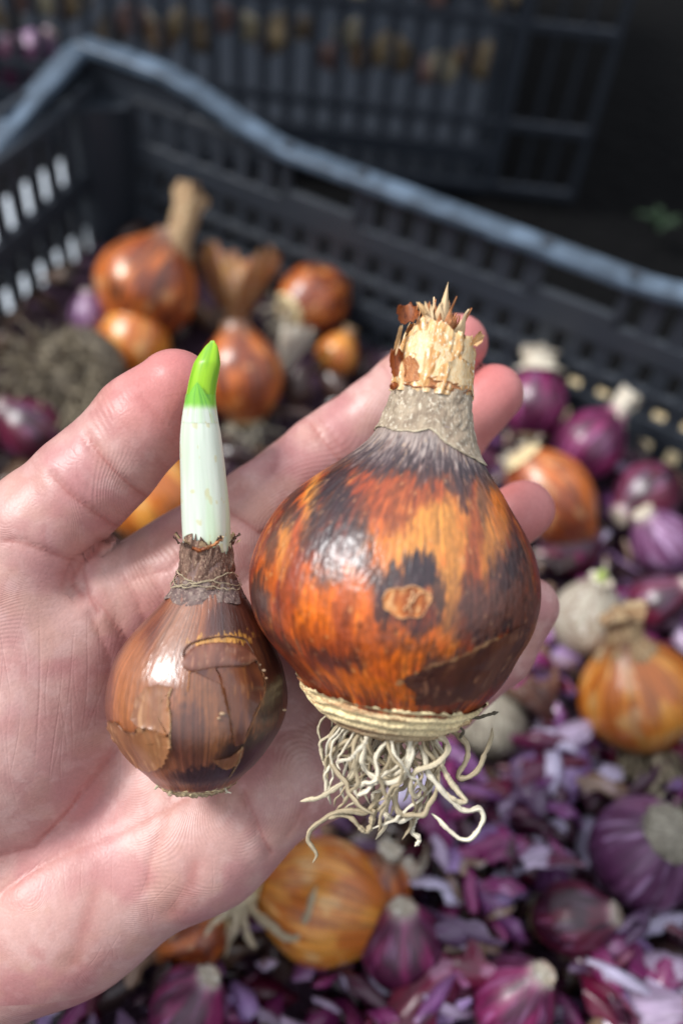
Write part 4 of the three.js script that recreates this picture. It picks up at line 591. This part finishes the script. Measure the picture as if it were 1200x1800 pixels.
// ------------------------------------------------------------------ purple skin flakes
const flakeCols = [[122, 40, 96], [88, 24, 58], [152, 120, 172], [200, 190, 216], [122, 70, 122], [62, 20, 42], [136, 50, 104], [172, 152, 178], [98, 20, 50], [132, 106, 88], [96, 70, 100]];
const flakeMats = flakeCols.map((c, i) => pmat({ map: tex(64, 128, (u, v) => { const f = fbm(u * 26, v * 3, i, 3), b = fbm(u * 3, v * 4, i + 9, 3); return mix3(c, [214, 196, 216], ss(.55, .75, b) * .45).map((x) => x * (.7 + .6 * f)); }), roughness: .28, ior: 1.6 }));
const flakeShape = (sd, nu = 8, nv = 10) => { const sl = rr(.35, 1), bend = rr(1.4, 4), tw = rr(-.6, .6), pt = rr(.5, 1.4); return gridGeo(nu, nv, (u, v) => { const w = sl * Math.pow(Math.sin(Math.PI * clamp(v, .04, .97)), pt * .7) * (1 + .9 * (hs(Math.round(u * 8), Math.round(v * 5), sd) - .5)), a = (u - .5) * bend; return V(Math.sin(a) / bend * w * 1.1, v - .5 + .06 * (hs(Math.round(u * 8), sd, 1) - .5), (Math.cos(a) - 1) / bend * w + .18 * Math.sin(v * 3 + tw) + tw * (u - .5) * v * .3); }, false); };
const flakeGeos = Array.from({ length: 12 }, (_, i) => flakeShape(i + 1));
const flakeGeosM = flakeGeos.map((g) => { const q = g.clone().scale(CM, CM, CM); q.userData.metres = true; return q; });
const spot = () => { for (;;) { const px = rr(640, 1230), py = rr(930, 1800); if (bulbSpots.some(([a, b, r]) => Math.hypot(px - a, py - b) < r * .95 + 22)) continue; if (px > 1180 - (py - 900) * 1.05 || py > 1460) if (px + (py - 1450) * .3 > 640) return [px, py]; } };
const proto = new THREE.Mesh(flakeGeosM[0], flakeMats[0]);
for (let i = 0; i < 130; i++) {
  const [px, py] = spot(), c = onLevel(px, py, rr(2.6, 4.0)), s = rr(1.0, 2.7), o = proto.clone(); o.geometry = flakeGeosM[i % 12]; o.material = flakeMats[i % 11];
  o.position.copy(c).multiplyScalar(CM); o.rotation.set(-Math.PI / 2 + rr(-1, 1), rr(-.8, .8), rr(0, 6.28), 'YXZ'); o.scale.set(s * rr(.6, 1), s, s); o.name = numbered('skin_flake'); o.castShadow = o.receiveShadow = true;
  const tone = ['magenta', 'dark wine', 'lavender', 'near white', 'mauve', 'blackish purple', 'rose purple', 'pale pinkish', 'dark red', 'tan', 'greyish lilac'][i % 11], where = py > 1640 ? 'along the bottom edge right of the wrist' : px > 1040 ? (py > 1350 ? 'around the grey-based lavender bulb at right' : 'beside the tan bulb at the right edge') : py > 1440 ? 'in front of the amber bulb, below the roots' : 'just right of the large bulb and its roots';
  o.userData = { label: tone + ' papery skin flake lying ' + where, category: 'skin flake', group: tone + ' skin flakes ' + where }; scene.add(o);
}
{ // ground cover of crumbled skins and soil under the bulbs
  const list = [], m4 = new THREE.Matrix4(), e = new THREE.Euler(), q = new THREE.Quaternion(), col = new THREE.Color();
  const inCrate = (a, b) => V(CR.x + .876 * a - .482 * b, 0, CR.z + .482 * a + .876 * b);
  const lowFlakes = Array.from({ length: 10 }, (_, i) => flakeShape(i + 40, 4, 6));
  for (let i = 0; i < 7000; i++) {
    const la = rr(.8, 41), lb = rr(.8, 48), p = inCrate(la, lb), g = lowFlakes[i % 10].clone(), s = rr(.6, 2.6) * (rnd() < .4 ? .4 : 1); p.y = rr(.8, 2.5);
    g.deleteAttribute('uv'); m4.compose(p, q.setFromEuler(e.set(-Math.PI / 2 + rr(-1.1, 1.1), rr(-1, 1), rr(0, 6.28), 'YXZ')), V(s * rr(.5, 1), s, s)); g.applyMatrix4(m4);
    const brown = la < 20 && lb < 22, far = rnd(); if ((lb < 8 && far < .8) || (la < 22 && lb < 26 && far < .5)) continue;
    const c = brown || i % 5 === 0 ? [[96, 72, 54], [58, 40, 38], [74, 52, 44]][i % 3] : i % 7 === 0 ? [54, 40, 40] : flakeCols[i % 11]; col.copy(rgb(...c)); const n = g.attributes.position.count, a = new Float32Array(n * 3), k = rr(.65, 1.1); for (let j = 0; j < n; j++) a.set([col.r * k, col.g * k, col.b * k], j * 3);
    g.setAttribute('color', new THREE.BufferAttribute(a, 3)); list.push(g);
  }
  const litter = part('skin_litter', mergeGeometries(list), new THREE.MeshPhysicalMaterial({ vertexColors: true, roughness: .32, ior: 1.6, side: THREE.DoubleSide }), scene, { kind: 'stuff', label: 'litter of crumbled purple bulb skins over the crate floor', category: 'litter' });
  const bed = gridGeo(90, 110, (u, v) => { const p = inCrate(.4 + u * 41, .4 + v * 59); p.y = .35 + .9 * fbm(p.x * .5, p.z * .5, 1, 4); return p; }, false, (u, v) => [u * 20, v * 28]);
  part('soil_litter', bed, new THREE.MeshStandardMaterial({ color: new THREE.Color(.06, .024, .05), roughness: .95, bumpMap: groundBump, bumpScale: .003, side: THREE.DoubleSide }), scene, { kind: 'stuff', label: 'dark crumbly soil and skin debris on the crate floor', category: 'soil' });
}

renderer.render(scene, camera);
